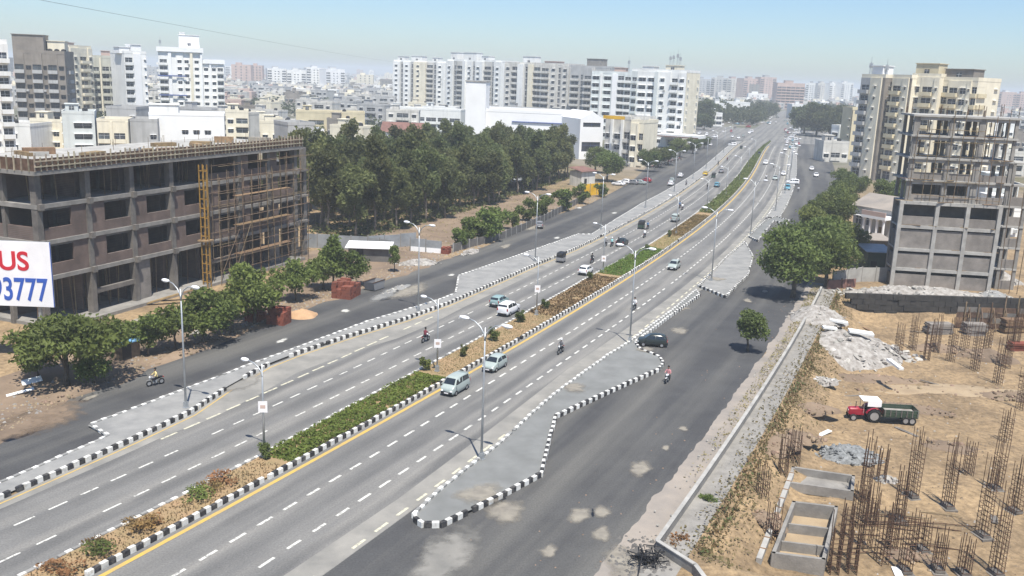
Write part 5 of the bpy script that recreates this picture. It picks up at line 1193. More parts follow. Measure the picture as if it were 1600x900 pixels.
for px, py, k, c, sh, hat, who, pos in [
    (665, 534, 0, 'car_white', 'cloth_red', None, 'dark red shirt', 'in the left road below the first sign board'), (876, 552, 1, 'car_black', 'cloth_grey', 'cloth_white', 'grey shirt and white helmet', 'oncoming between the near lane lines'), (991, 484, 1, 'car_black', 'cloth_white', None, 'white shirt', 'oncoming next to the second right lamp'),
    (1043, 597, 1, 'car_white', 'cloth_pink', None, 'pink top', 'on the right service road'), (243, 602, .9, 'car_grey', 'cloth_yellow', None, 'pale yellow shirt', 'on the left service road'), (925, 411, 0, 'car_white', 'cloth_black', None, 'black shirt', 'behind the white hatchback'),
    (946, 385, 0, 'car_grey', 'cloth_grey', 'cloth_white', 'grey shirt and helmet', 'leftmost of the motorcycle group'), (956, 385, 0, 'car_black', 'cloth_teal', 'cloth_white', 'pale teal shirt', 'middle of the motorcycle group'), (966, 385, 0, 'car_black', 'cloth_black', None, 'dark shirt', 'beside the black car in the group'), (1007, 371, 0, 'car_white', 'cloth_white', None, 'white shirt', 'alone behind the dark rickshaw'), (1012, 358, 0, 'car_blue', 'cloth_blue', None, 'blue shirt', 'at the right of the dark rickshaw'),
    (1062, 325, 0, 'car_black', 'cloth_blue', None, 'blue shirt', 'far along the left road ahead of the van'), (1066, 328, 0, 'car_red', 'cloth_white', None, 'white shirt', 'right of the far blue rider'), (1197, 280, 1, 'car_grey', 'cloth_white', None, 'white shirt', 'far oncoming beside the pale car'), (1122, 258, 0, 'car_black', 'cloth_black', None, 'dark shirt', 'far on the left pavement edge'), (1072, 290, 0, 'car_black', 'cloth_grey', None, 'grey shirt', 'beside the second service opening'), (1209, 262, 1, 'car_black', 'cloth_white', None, 'white shirt', 'far oncoming near the junction')]:
    p = G(px, py); rz = R_(p)+math.pi*k; bike(p, rz, c, f'motorcycle of the {who} rider {pos}')
    person(p+Vector((-.12*math.cos(rz), -.12*math.sin(rz), 0)), rz, 'ride', sh, 'trouser', f'rider in {who} {pos}', hat, group='motorcycle riders')
for i in range(9):
    p = G(1020+i*5.2, 263-i*1.6); bike(p, R_(p)+1.3+random.uniform(-.1, .1), random.choice(['car_black', 'car_red', 'car_grey']), 'parked motorcycle in the row under the left street trees', 'parked motorcycles under the street trees')
for px, py, sh, lb in [(1317, 438, 'cloth_red', 'person in dark red standing by the pale yard wall'), (1322, 437, 'cloth_blue', 'person in blue standing by the pale yard wall'), (1247, 300, 'cloth_white', 'person in white beside the crosswise white van'), (1105, 296, 'cloth_black', 'person in dark clothes walking on the left pavement'), (1136, 252, 'cloth_red', 'person in red walking on the far left pavement')]:
    p = G(px, py); person(p, random.uniform(0, 6), 'stand', sh, 'trouser', lb, group='people standing about')

# ================================================================ LEFT ROADSIDE
def panel_wall(name, label, px, h, m, cap=None, z=0, pw=2.4, cat='wall', th=.1, base=None):
    P = [G(*q) for q in px]; root = thing(name, label, cat, P[0]); o0 = P[0]
    for a, b_ in zip(P, P[1:]):
        d = b_-a; L = d.length; n = max(1, round(L/pw)); r = math.atan2(d.y, d.x)
        for i in range(n):
            c = a+d*((i+.5)/n)-o0; hh = h*random.uniform(.96, 1.03)
            put('wall_panel', boxm(L/n-.04, th, h, m), root, (c.x, c.y, 0), r, scale=(1, 1, hh/h))
            q = a+d*(i/n)-o0; put('post', boxm(.12, .16, h+.15, cap or 'concrete'), root, (q.x, q.y, 0), r)
            if base: put('base_course', boxm(L/n-.2, th+.1, .7, base), root, (c.x, c.y, 0), r)
    return root
panel_wall('sheet_wall', 'long grey sheet wall left of the grove front', [(470, 386), (575, 392), (612, 397)], 2.1, 'sheetmetal')
panel_wall('sheet_wall', 'grey sheet wall with dark doors behind the slim tree', [(575, 390), (650, 384)], 2.0, 'sheetmetal')
panel_wall('sheet_wall', 'short grey wall with white painted base beside the red bricks', [(641, 392), (690, 396)], 1.9, 'sheetmetal', base='white_clean')
panel_wall('sheet_wall', 'low dark wall at the left end of the grove', [(478, 352), (522, 345)], 1.6, 'concrete_dark')
panel_wall('yellow_wall', 'yellow painted site wall at the right end of the lot', [(911, 306), (942, 304)], 2.6, 'yellow_paint')
panel_wall('lot_fence', 'grey stone post fence along the open lot', [(708, 394), (790, 372), (850, 346), (915, 312)], 1.25, 'concrete_dark', 'concrete_pale')
def shed(label, px0, px1, h, D, roofm, wallm, lean=.3, name='shed'):
    A, B = G(*px0), G(*px1); d = B-A; L = d.length; t = thing(name, label, 'shed', A, math.atan2(d.y, d.x))
    b = MB(); b.box(.1, L-.1, .1, D-.1, 0, h); build(b, 'wall', wallm, t)
    b = MB(); v = [(-.3, -.4, h+.02), (L+.3, -.4, h+.02), (L+.3, D+.3, h+lean), (-.3, D+.3, h+lean)]; b.v = v+[(x, y, z+.09) for x, y, z in v]
    b.f = [(3, 2, 1, 0), (4, 5, 6, 7), (0, 1, 5, 4), (1, 2, 6, 5), (2, 3, 7, 6), (3, 0, 4, 7)]; b.m = [0]*6; build(b, 'roof', roofm, t)
    put('door', boxm(.9, .06, min(1.9, h-.1), 'plastic'), t, (L*.3, .06, .02)); return t
shed('low shed with bright white sheet roof in front of the grey wall', (543, 408), (608, 410), 1.9, 3.2, 'white_clean', 'concrete_dark')
shed('small lean-to with torn blue sheet roof under the bushes', (190, 565), (222, 556), 1.6, 2.4, 'tarp_blue', 'stone_brown', .5)
shed('white watch cabin with red roof left of the yellow wall', (908, 292), (930, 290), 3.6, 4, 'roofred', 'stained', .8, 'cabin')
shed('dark stall under the grove edge', (790, 300), (830, 296), 2.2, 4, 'sheetmetal', 'dark')
def brick_stack(label, px, w, d, h, m, name='brick_stack', rag=.3):
    c = G(*px); t = thing(name, label, 'bricks', c, head(60)+.2); bw, bd, bh = w/6, d/4, h/5
    me = boxm(bw*.95, bd*.95, bh*.97, m)
    for k in range(5):
        for i in range(6):
            for j in range(4):
                if k == 4 and random.random() < rag*1.6: continue
                if k == 3 and (i in (0, 5)) and random.random() < rag: continue
                put('brick_bundle', me, t, ((i-2.5)*bw+random.uniform(-.03, .03), (j-1.5)*bd+random.uniform(-.03, .03), k*bh), random.uniform(-.04, .04))
brick_stack('maroon stack of bricks under the bushy trees', (541, 463), 3.0, 2.4, 1.9, 'brick_red')
brick_stack('dark red brick stack beside the orange sand heap', (436, 505), 1.7, 2.0, 1.7, 'brick_red')
brick_stack('low maroon brick stack at the bottom of the scaffold', (400, 500), 2.2, 1.4, 1.1, 'brick_red')
brick_stack('small bright red brick stack by the white based wall', (697, 396), 1.3, 1.2, 1.0, 'brick_red')
def heap(name, label, c, rx, ry, h, m, rz=0, stones=None, ns=0, cat='heap', rag=.25, seed=1, z=None):
    rs = random.getstate(); random.seed(seed); b = MB(); n, k = 26, 9; z0 = gz(c.x, c.y) if z is None else z
    for j in range(k+1):
        t = j/k
        for i in range(n):
            a = 2*math.pi*i/n; q = 1+rag*mnoise.noise(Vector((math.cos(a)*1.6+seed, math.sin(a)*1.6, seed)))
            r = (1-t)*q; x, y = rx*r*math.cos(a), ry*r*math.sin(a)
            zz = h*(1-(1-t)**1.5)*(1+.35*mnoise.noise(Vector((x*.9+seed, y*.9, 1)))) + .12*mnoise.noise(Vector((x*3, y*3, seed)))*(t > 0)
            b.v.append((x, y, zz if j else -.25))
    for j in range(k):
        for i in range(n): b.f.append((j*n+i, j*n+(i+1) % n, (j+1)*n+(i+1) % n, (j+1)*n+i)); b.m.append(0)
    t = thing(name, label, cat, (c.x, c.y, z0), rz); build(b, 'mound', m, t, smooth=True)
    if stones:
        sb = [MB() for _ in range(3)]
        for q in sb: q.ball((0, 0, 0), 1, random.uniform(.6, .9), random.uniform(.45, .7), 6, 4)
        ms = [q.mesh('stone', stones) for q in sb]
        for _ in range(ns):
            a, r = random.uniform(0, 6.28), math.sqrt(random.random())*1.08; tt = 1-min(1, r); s = random.choice((.10, .13, .16, .2, .28) if ns < 200 else (.12, .16, .22, .3, .4, .55))
            put('stone', random.choice(ms), t, (rx*r*math.cos(a), ry*r*math.sin(a), h*(1-(1-tt)**1.5)*.95+.02), scale=(s, s*random.uniform(.6, 1), s*random.uniform(.5, 1)), rot=(random.uniform(-.6, .6), random.uniform(-.6, .6), random.uniform(0, 6)))
    random.setstate(rs); return t
heap('sand_heap', 'bright orange sand heap spilling onto the left service road', G(470, 494), 2.1, 1.5, .75, 'orangesand', .3, seed=3)
heap('rubble_heap', 'grey rubble and sacks heap at the verge past the brick stack', G(655, 412), 3.2, 1.6, .7, 'rubble', .4, 'stone', 60, seed=4)
heap('rubble_heap', 'broken stone heap along the verge below the fence bushes', G(735, 395), 3.0, .9, .5, 'rubble', head(100), 'stone', 45, seed=5)
heap('rubble_heap', 'earth and stone heap under the spreading tree', G(120, 612), 3.5, 1.2, .5, 'soil', head(40), 'stone_brown', 60, seed=6)
heap('rubble_heap', 'low stony mound at the foot of the unfinished left block', G(235, 505), 5.0, 2.2, .7, 'dust', head(50), 'stone', 70, seed=7)
heap('rubble_heap', 'pale gravel spill by the dark skip on the left verge', G(620, 452), 3.2, .8, .25, 'paving', head(80), 'stone', 30, seed=8)
heap('soil_heap', 'brown soil ridge along the left verge near the bushes', G(300, 548), 5.0, 1.0, .45, 'soil', head(45), 'stone_brown', 50, seed=9)
def skip(px, label):
    c = G(*px); t = thing('skip', label, 'skip', c, head(70)); b = MB()
    pts = [(-1.0, .1), (1.0, .1), (1.3, 1.1), (-1.3, 1.1)]
    for y in (-.7, .7): b.v += [(x, y, z) for x, z in pts]
    b.f = [(0, 1, 2, 3), (7, 6, 5, 4), (1, 0, 4, 5), (2, 1, 5, 6), (0, 3, 7, 4)]; b.m = [0]*5; build(b, 'tub', 'car_grey', t)
    b = MB()
    for y in (-.74, .66): b.box(-1.36, 1.36, y, y+.08, 1.05, 1.15)
    build(b, 'rim_bar', 'rust', t)
skip((585, 452), 'dark waste skip beside the maroon brick stack')
for px, py, sx, sy, lb in [(50, 598, 1.5, .8, 'tilted white board lying under the spreading tree'), (32, 616, 2.0, .3, 'long pale plank lying on the left verge')]:
    o = tag(put('board', boxm(sx, sy, .06, 'white'), None, (*G(px, py).xy, .15)), lb, 'board'); o.rotation_euler = (.25, -.15, .6)
# dry weeds and litter along the left verge: nobody could count them
def scatter_stuff(name, n, f, m, kind='leaf', size=.12):
    b = MB()
    for _ in range(n):
        p = f()
        if kind == 'leaf': leaf_quad(b, p, size, 1.2)
        else:
            s = size*random.uniform(.4, 1.3); k = len(b.v); r = random.uniform(0, 3); c, q = math.cos(r)*s, math.sin(r)*s; h = s*random.uniform(.4, .9)
            b.v += [(p.x+c, p.y+q, p.z-.02), (p.x-q, p.y+c, p.z-.02), (p.x-c, p.y-q, p.z-.02), (p.x+q, p.y-c, p.z-.02), (p.x+random.uniform(-.3, .3)*s, p.y+random.uniform(-.3, .3)*s, p.z+h)]
            for i in range(4): b.f.append((k+i, k+(i+1) % 4, k+4)); b.m.append(0)
    return stuff(build(b, name, m))
def verge():
    s = random.uniform(14, 190); o = le(s)-abs(random.gauss(0, 2.2))-.1; return at(s, o, .03)
scatter_stuff('gravel_verge', 2600, verge, 'stone_brown', 'stone', .13); scatter_stuff('rubble_verge', 900, verge, 'stone', 'stone', .15)
def lot():
    s = random.uniform(95, 200); o = random.uniform(-60, -30); return at(s, o, .03)
scatter_stuff('undergrowth', 3500, lot, 'grass_dry', 'leaf', .16)
def grove_floor():
    s = random.uniform(104, 226); o = -43.5-abs(random.gauss(0, 9)); return at(s, o, random.uniform(.05, 1.3)*max(.15, .6+mnoise.noise(Vector((s*.3, o*.3, 9)))))
scatter_stuff('grove_undergrowth', 9000, grove_floor, 'leaf_grove', 'leaf', .28)

# ================================================================ RIGHT: COMPOUND WALL AND EXCAVATION
def compound_wall():
    P = [at(107, 24.7)]+[at(107-i*2.5, 24.7) for i in range(1, 31)]; P = [p for p in P]; P += [G(1085, 897), at(22, 34)]
    t = thing('compound_wall', 'long low rendered wall between the right footpath and the excavation', 'wall', P[0])
    for a, c in zip(P, P[1:]):
        d = c-a; L = d.length; r = math.atan2(d.y, d.x); q = (a+c)/2-P[0]
        o = put('wall_section', boxm(L+.02, .2, 2.5, 'concrete'), t, (q.x, q.y, -1.95), r)
        put('coping', boxm(L+.04, .26, .06, 'concrete_pale'), o, (0, 0, 2.5))
compound_wall()
pave = strip('footpath_inner', 20, 112, 24.6, 26.5, .006, 'concrete'); struct(pave)
def bank():
    s = random.uniform(32, 108); o = random.gauss(27.2, .7) if random.random() < .6 else random.uniform(25.3, 29.5); p = at(s, max(25.2, o)); p.z = gz(p.x, p.y)+random.uniform(0, .22); return p
scatter_stuff('weeds_bank', 4200, bank, 'grass_dry', 'leaf', .12)
def bank_edge():
    s = random.uniform(33, 106); o = random.gauss(26.95, .16); p = at(s, o); p.z = gz(p.x, p.y)+random.uniform(0, .45)*max(0, .5+mnoise.noise(Vector((s*.35, 0, 2)))); return p
scatter_stuff('undergrowth_bank', 1300, bank_edge, 'leaf_grove', 'leaf', .12); scatter_stuff('weeds_bank_edge', 2200, bank_edge, 'leaf_dry', 'leaf', .12)
def fpw():
    s = random.uniform(30, 110); o = random.uniform(22.9, 24.4); return at(s, o, .12)
scatter_stuff('litter_footpath', 90, fpw, 'stone', 'stone', .09); 
def fpv():
    s = 40+70*random.random()**.6; o = random.uniform(23.4, 24.4); return at(s, o, .1+random.uniform(0, .25)*(mnoise.noise(Vector((s*.4, o, 0))) > .0))
scatter_stuff('weeds_footpath', 1500, fpv, 'grass_dry', 'leaf', .10)
tree('small', G(1105, 800, -.9), 'green weed bush growing on the bank inside the wall', 'weed_bush', .3, cat='bush')
tree('shrub', G(1262, 585, -1.4), 'dark thorny shrub at the bank below the rubble', 'weed_bush', 1.3, cat='bush'); tree('shrub', G(1066, 860, -.6), 'dry shrub in the wall corner', 'weed_bush', 1.2, cat='bush')
def road_bits():
    s = random.uniform(18, 100); o = 22.5-abs(random.gauss(0, 2.5)); return at(s, o, .012)
scatter_stuff('rubble_road', 70, road_bits, 'stone_brown', 'stone', .08)
def corner_bits():
    p = G(random.gauss(1005, 25), random.gauss(872, 16)); p.z = .02; return p
scatter_stuff('debris_corner', 260, corner_bits, 'concrete_dark', 'stone', .16)
b = MB()
for i in range(26):
    a = random.uniform(0, 6.28); b.tube([(random.gauss(0, .3), random.gauss(0, .3), .05), (random.gauss(0, .5), random.gauss(0, .5), random.uniform(.3, .9)), (random.gauss(0, .8), random.gauss(0, .8), random.uniform(.05, .5))], .035, 4)
tag(build(b, 'scrap_tangle', 'plastic', None, G(1012, 880)), 'dark tangle of scrap and branches at the near wall corner', 'scrap')

# ---------------------------------------------------------------- tractor and trailer
def tractor():
    p = G(1352, 655, SITE_Z); p.z = gz(p.x, p.y); t = thing('tractor', 'red tractor with white canopy standing in the excavation', 'tractor', p, math.radians(180-3)); t.scale = (.84,)*3
    b = MB(); st = [(.35, .42, .62, 1.32), (1.0, .40, .62, 1.36), (1.75, .36, .60, 1.30), (1.9, .30, .7, 1.2)]
    for x, hw, zl, zt in st: b.v += [(x, -hw, zl), (x, hw, zl), (x, hw, zt-.12), (x, hw*.6, zt), (x, -hw*.6, zt), (x, -hw, zt-.12)]
    for k in range(3):
        for j in range(6): b.f.append((k*6+j, k*6+(j+1) % 6, (k+1)*6+(j+1) % 6, (k+1)*6+j)); b.m.append(0)
    b.f += [tuple(range(5, -1, -1)), tuple(range(18, 24))]; b.m += [0, 0]; build(b, 'bonnet', 'tractor_red', t)
    b = MB(); b.box(-.6, .4, -.3, .3, .45, .95); b.box(.4, 1.8, -.2, .2, .4, .62); build(b, 'chassis', 'plastic', t)
    for y in (-.78, .78):
        b = MB()
        for k in range(6):
            a0, a1 = math.pi*(.1+.8*k/6), math.pi*(.1+.8*(k+1)/6); R = .86
            b.quad((-.55+R*math.cos(a0), y-.24, .72+R*math.sin(a0)), (-.55+R*math.cos(a1), y-.24, .72+R*math.sin(a1)), (-.55+R*math.cos(a1), y+.24, .72+R*math.sin(a1)), (-.55+R*math.cos(a0), y+.24, .72+R*math.sin(a0)))
        build(b, 'mudguard', 'tractor_red', t); wheel(t, -.55, y, .72, .4); wheel(t, 1.45, y*.82, .38, .2)
    b = MB(); b.box(-.75, -.2, -.26, .26, .98, 1.1); b.box(-.78, -.68, -.26, .26, 1.1, 1.5); build(b, 'seat', 'plastic', t)
    for x in (-1.0, .5):
        for y in (-.62, .62):
            b = MB(); b.tube([(x, y, .9), (x, y, 2.25)], .03, 5); build(b, 'canopy_post', 'steel', t)
    b = MB(); b.box(-1.2, .7, -.78, .78, 2.25, 2.33); b.box(-1.2, -1.14, -.78, .78, 1.75, 2.25); b.box(-1.14, .2, .72, .78, 1.7, 2.25); build(b, 'canopy', 'white_clean', t)
    b = MB(); b.tube([(1.2, .2, 1.3), (1.2, .2, 2.0)], .04, 6); build(b, 'exhaust_pipe', 'plastic', t)
    b = MB(); b.tube([(.35, 0, 1.2), (.1, 0, 1.45)], .03, 5); b.tube([(.1, -.2, 1.45), (.1, .2, 1.45)], .025, 5); build(b, 'steering_column', 'plastic', t)
    for y in (-.2, .2):
        b = MB(); b.ball((1.9, y, 1.05), .05, .09, .09, 8, 5); build(b, 'headlight', 'lens', t)
    p2 = G(1401, 659, SITE_Z); p2.z = gz(p2.x, p2.y); t = thing('trailer', 'dark green slatted tipping trailer hitched behind the red tractor', 'trailer', p2, math.radians(180-3)); t.scale = (.84,)*3
    L, W, z0, z1 = 1.75, .95, .85, 1.55
    b = MB(); b.box(-L, L, -W, W, z0-.12, z0); build(b, 'bed', 'car_green', t)
    for y in (-W, W):
        for k in range(3): put('side_board', boxm(2*L, .06, .21, 'car_green'), t, (0, y, z0+.01+k*.235))
        for i in range(7): put('stake', boxm(.09, .1, .72, 'concrete_raw'), t, (-L+.1+i*(2*L-.2)/6, y*1.06, z0))
    for x in (-L, L): put('end_board', boxm(.06, 2*W-.1, .7, 'car_green'), t, (x, 0, z0+.01))
    put('load', boxm(2*L-.2, 2*W-.2, .25, 'rubble'), t, (0, 0, z0+.01))
    b = MB(); b.tube([(L, 0, .7), (L+1.0, 0, .55)], .06, 6); build(b, 'tow_bar', 'plastic', t)
    for x in (-.9, -.1 if False else -.25):
        for y in (-.85, .85): wheel(t, x-.3, y, .42, .22)
tractor()
heap('gravel_heap', 'heap of grey crushed stone beside the rebar columns', G(1325, 712, SITE_Z), 2.6, 1.6, .9, 'gravel', -.1, 'gravel', 140, seed=12)
heap('gravel_heap', 'small pale stone heap at the foot of a rebar column', G(1385, 752, SITE_Z), .9, .6, .35, 'rubble', 0, 'stone', 40, seed=13)
heap('rubble_heap', 'small white stone pile on the bank foot', G(1280, 611, SITE_Z), 1.8, 1.0, .3, 'rubble', .1, 'stone', 60, seed=14)
heap('rubble_heap', 'broad pale demolition rubble mound above the tractor', G(1306, 552, SITE_Z), 8.2, 6.0, 2.4, 'rubble', .1, 'stone', 280, seed=15, z=SITE_Z)
heap('rubble_heap', 'rubble spill at the far end of the excavation wall', G(1275, 503, -.4), 3.6, 3.0, 1.5, 'rubble', .5, 'stone', 90, seed=16)
heap('sand_heap', 'flat sandy ridge behind the tractor trailer', G(1500, 612, SITE_Z), 10, 2.4, .3, 'sand', -.05, 'stone_brown', 60, seed=17, rag=.7)
heap('soil_heap', 'brown broken soil ridge under the rubble mound', G(1350, 592, SITE_Z), 6.5, 1.4, .6, 'soil', -.03, 'stone_brown', 80, seed=18)
heap('soil_heap', 'soil ridge along the foot of the bank', G(1215, 720, SITE_Z), 2.6, 1.5, .4, 'soil', .9, 'stone_brown', 50, seed=19)
for px, py, sx, sy, r, lb in [(1345, 520, 2.6, .9, -.1, 'white broken slab lying on the rubble mound'), (1310, 503, 2.0, .5, -.2, 'long white slab fragment on top of the rubble'), (1398, 570, .5, 2.2, .2, 'pale concrete pipe piece at the mound edge'), (1296, 513, 1.6, .5, .1, 'short pale slab at the left of the rubble')]:
    c = G(px, py, .3); o = tag(put('slab_fragment', boxm(sx, sy, .22, 'white'), None, (c.x, c.y, .25)), lb, 'slab'); o.rotation_euler = (.12, .1, r)
# ---------------------------------------------------------------- rebar column cages
def rebar_protos():
    b = MB(); b.tube([(0, 0, -.2), (.0, 0, .5), (.01, .01, 1)], .027, 4); bar = b.mesh('bar', 'rust')
    b = MB(); w, d = .26, .42
    for (x0, y0, x1, y1) in ((-w, -d, w, -d), (w, -d, w, d), (w, d, -w, d), (-w, d, -w, -d)): b.tube([(x0, y0, 0), (x1, y1, 0)], .022, 4)
    return bar, b.mesh('tie', 'rust')
BAR, TIE = rebar_protos()
def cage(px, py, h, label, z=SITE_Z, foot=True, k=1.0):
    c = G(px, py, z); c.z = gz(c.x, c.y); t = thing('rebar_column', label, 'rebar column', c, random.uniform(-.2, .3), 'rebar columns in the excavation'); t.scale = (k, k, 1)
    for x in (-.24, .24):
        for y in (-.4, -.13, .13, .4):
            hh = h*random.uniform(.8, 1.08); put('bar', BAR, t, (x, y, 0), scale=(1, 1, hh), rot=(random.uniform(-.02, .02), random.uniform(-.02, .02), 0))
    q = .3
    while q < h*.68: put('tie', TIE, t, (0, 0, q)); q += .34
    if foot:
        b = MB(); b.prism([(-.45, -.6), (.45, -.6), (.4, .62), (-.45, .6)], -.3, random.uniform(.02, .1)); b.box(-.3, .3, -.45, .45, .1, .25); build(b, 'footing', 'concrete_raw', t)
CG = [(1221, 757, 3.2, 'leftmost rebar column at the bank foot'), (1240, 734, 2.6, 'thin rebar column beside the concrete trough'), (1350, 780, 5.0, 'thick rebar column right of the gravel heap'), (1376, 752, 2.8, 'short rebar column at the small stone heap'), (1352, 856, 3.4, 'rebar column standing right of the concrete tank'), (1302, 893, 3.6, 'rebar column at the tank near corner'), (1424, 778, 5.0, 'rebar column below the trailer'), (1480, 795, 5.0, 'lone rebar column with clear footing in the middle of the pit'),
      (1555, 766, 4.4, 'rebar column near the right picture edge behind the pair'), (1534, 840, 5.4, 'tall rebar column at the right edge with long shadow'), (1404, 815, 4.0, 'rebar column above the loose bars'), (1413, 893, 4.0, 'rebar column at the bottom beside loose bars'), (1556, 893, 5.8, 'tallest rebar column at the bottom right corner'), (1505, 898, 2.6, 'short rebar column at the bottom edge'), (1585, 800, 4.2, 'rebar column cut by the right picture edge'), (1205, 850, 2.8, 'rebar column at the left wall of the concrete tank'), (1330, 893, 3.0, 'rebar column between the tank and the bottom edge'), (1376, 880, 3.4, 'rebar column in the dense cluster right of the tank'),
      (1402, 560, 4.2, 'rear rebar column at the mound right edge'), (1447, 562, 4.4, 'rear rebar column left of the brick stacks'), (1484, 566, 4.6, 'rear rebar column before the dark retaining wall'), (1522, 580, 5.2, 'rear rebar column over the brick stacks'), (1572, 575, 5.4, 'rear rebar column near the right edge'), (1595, 640, 4.6, 'rear rebar column touching the right edge')]
CG += [(1318, 872, 2.6, 'thin rebar column crowding the right tank wall'), (1340, 820, 3.0, 'rebar column in the cluster above the tank corner'), (1322, 838, 2.6, 'rebar column hard against the tank side'), (1362, 818, 2.8, 'leaning rebar column in the middle of the cluster'), (1392, 858, 3.0, 'rebar column right of the dense cluster'), (1440, 862, 2.6, 'rebar column amid the loose bars'), (1465, 893, 2.8, 'rebar column at the bottom edge right of the loose bars'), (1188, 800, 2.4, 'slender rebar column at the far left of the pit'), (1512, 740, 2.6, 'slender rebar column right of the lone one'), (1570, 690, 3.0, 'slender rebar column near the trailer track')]
CG += [(1462, 548, 4.4, 'rear rebar column left of the shuttering wall'), (1505, 552, 4.8, 'rear rebar column against the shuttering wall'), (1540, 556, 5.0, 'rear rebar column in front of the plank stack'), (1558, 600, 4.6, 'rear rebar column right of the sandy ridge'), (1586, 545, 5.2, 'rear rebar column by the last shuttering panel'), (1425, 545, 4.2, 'rear rebar column between mound and block stacks')]
for px, py, h, lb in CG: cage(px, py, h, lb, foot=py > 740 and px > 1400)
# concrete trough and tank
def open_tank(label, px, h, parts, m='concrete', name='concrete_tank', fill=None):
    P = [G(*q, SITE_Z) for q in px]; c = sum(P, Vector())/4; t = thing(name, label, 'tank', (c.x, c.y, SITE_Z-.05)); P = [p-c for p in P]
    for a, b_ in zip(P, P[1:]+P[:1]):
        d = b_-a; q = (a+b_)/2; put('tank_wall', boxm(d.length+.2, .22, h, m), t, (q.x, q.y, 0), math.atan2(d.y, d.x))
    for k in parts:
        a, b_ = P[0].lerp(P[3], k), P[1].lerp(P[2], k); d = b_-a; q = (a+b_)/2; put('partition', boxm(d.length-.24, .16, h*.7, m), t, (q.x, q.y, 0), math.atan2(d.y, d.x))
    b = MB(); b.v = [(p.x*.97, p.y*.97, .14) for p in P]; b.f = [(0, 1, 2, 3)]; b.m = [0]; me = b.mesh('tank_floor', fill or m)
    if me.polygons[0].normal.z < 0: me.flip_normals()
    put('tank_floor', me, t)
open_tank('open concrete trough above the divided tank', [(1238, 742), (1332, 756), (1330, 780), (1232, 766)], .7, [])
open_tank('open concrete tank divided into three bays with sandy floor', [(1238, 806), (1304, 814), (1284, 898), (1206, 888)], 1.1, [.36, .7], fill='sand')
b = MB(); b.tube([(-4.6, 0, .2), (4.6, 0, .2)], .12, 6); 
P0, P1 = G(1236, 752, SITE_Z), G(1184, 890, SITE_Z); d = P1-P0
t = thing('concrete_beam', 'long pale ground beam along the left of the concrete tank', 'beam', (P0.x, P0.y, SITE_Z), math.atan2(d.y, d.x)); bb = MB(); bb.box(0, d.length, -.16, .16, 0, .75); build(bb, 'beam', 'concrete_pale', t); bb = MB()
for i in range(9): bb.box(i*d.length/9+.2, i*d.length/9+.26, -.22, .22, .752, .8)
build(bb, 'shutter_ties', 'timber', t)
for i in range(16):
    c = G(random.uniform(1350, 1470), random.uniform(806, 870), SITE_Z); bb = MB(); n = Vector((random.uniform(1.2, 2.6), random.uniform(-.5, .5), 0))
    bb.tube([-n, Vector((0, .1, .05)), n], .035, 5); tag(build(bb, 'loose_bar', random.choice(['rust', 'bamboo', 'rust']), None, (c.x, c.y, gz(c.x, c.y)+.06)), 'loose bar or pole lying among the rebar columns', 'bar', 'loose bars on the pit floor')
def pit_bits():
    p = Vector((random.uniform(12, 75), random.uniform(44, 110), 0)); 
    while site_mask(p.x, p.y) < .9: p = Vector((random.uniform(12, 75), random.uniform(44, 110), 0))
    p.z = gz(p.x, p.y)+.01; return p
for i in range(26):
    p = pit_bits(); sx, sy = random.uniform(.6, 2.4), random.uniform(.15, .5); o = tag(put('scrap_board', boxm(sx, sy, .06, random.choice(['timber', 'timber', 'concrete_raw', 'white'])), None, (p.x, p.y, p.z+.03)), 'scrap board or plank dropped on the excavation floor', 'board', 'scrap boards on the pit floor'); o.rotation_euler = (random.uniform(-.1, .1), random.uniform(-.1, .1), random.uniform(0, 3))
for i, (px, py, rx, ry, h) in enumerate([(1440, 640, 3.0, 1.0, .35), (1260, 655, 2.4, 1.3, .45), (1490, 700, 2.8, 1.2, .3), (1190, 830, 1.4, 1.2, .5), (1240, 700, 2.2, 1.0, .4), (1420, 870, 2.0, 1.0, .3), (1575, 620, 3.0, 1.2, .5), (1540, 560, 3.0, 1.6, .9), (1470, 545, 3.4, 1.4, .7)]):
    heap('soil_heap', ['low spoil heap behind the trailer', 'spoil heap at the bank foot left of the tractor', 'flat spoil heap near the lone rebar column', 'spoil heap beside the left ground beam', 'spoil ridge above the concrete trough', 'flat spoil heap under the loose bars', 'spoil heap near the right edge behind the tractor', 'spoil heap among the rear columns', 'rear spoil heap right of the rubble mound'][i], G(px, py, SITE_Z), rx, ry, h, 'soil', random.uniform(-.5, .5), 'stone_brown', 45, seed=30+i, rag=.5)
scatter_stuff('rubble_pit', 2600, pit_bits, 'stone_brown', 'stone', .11); scatter_stuff('gravel_pit', 700, pit_bits, 'stone', 'stone', .10)
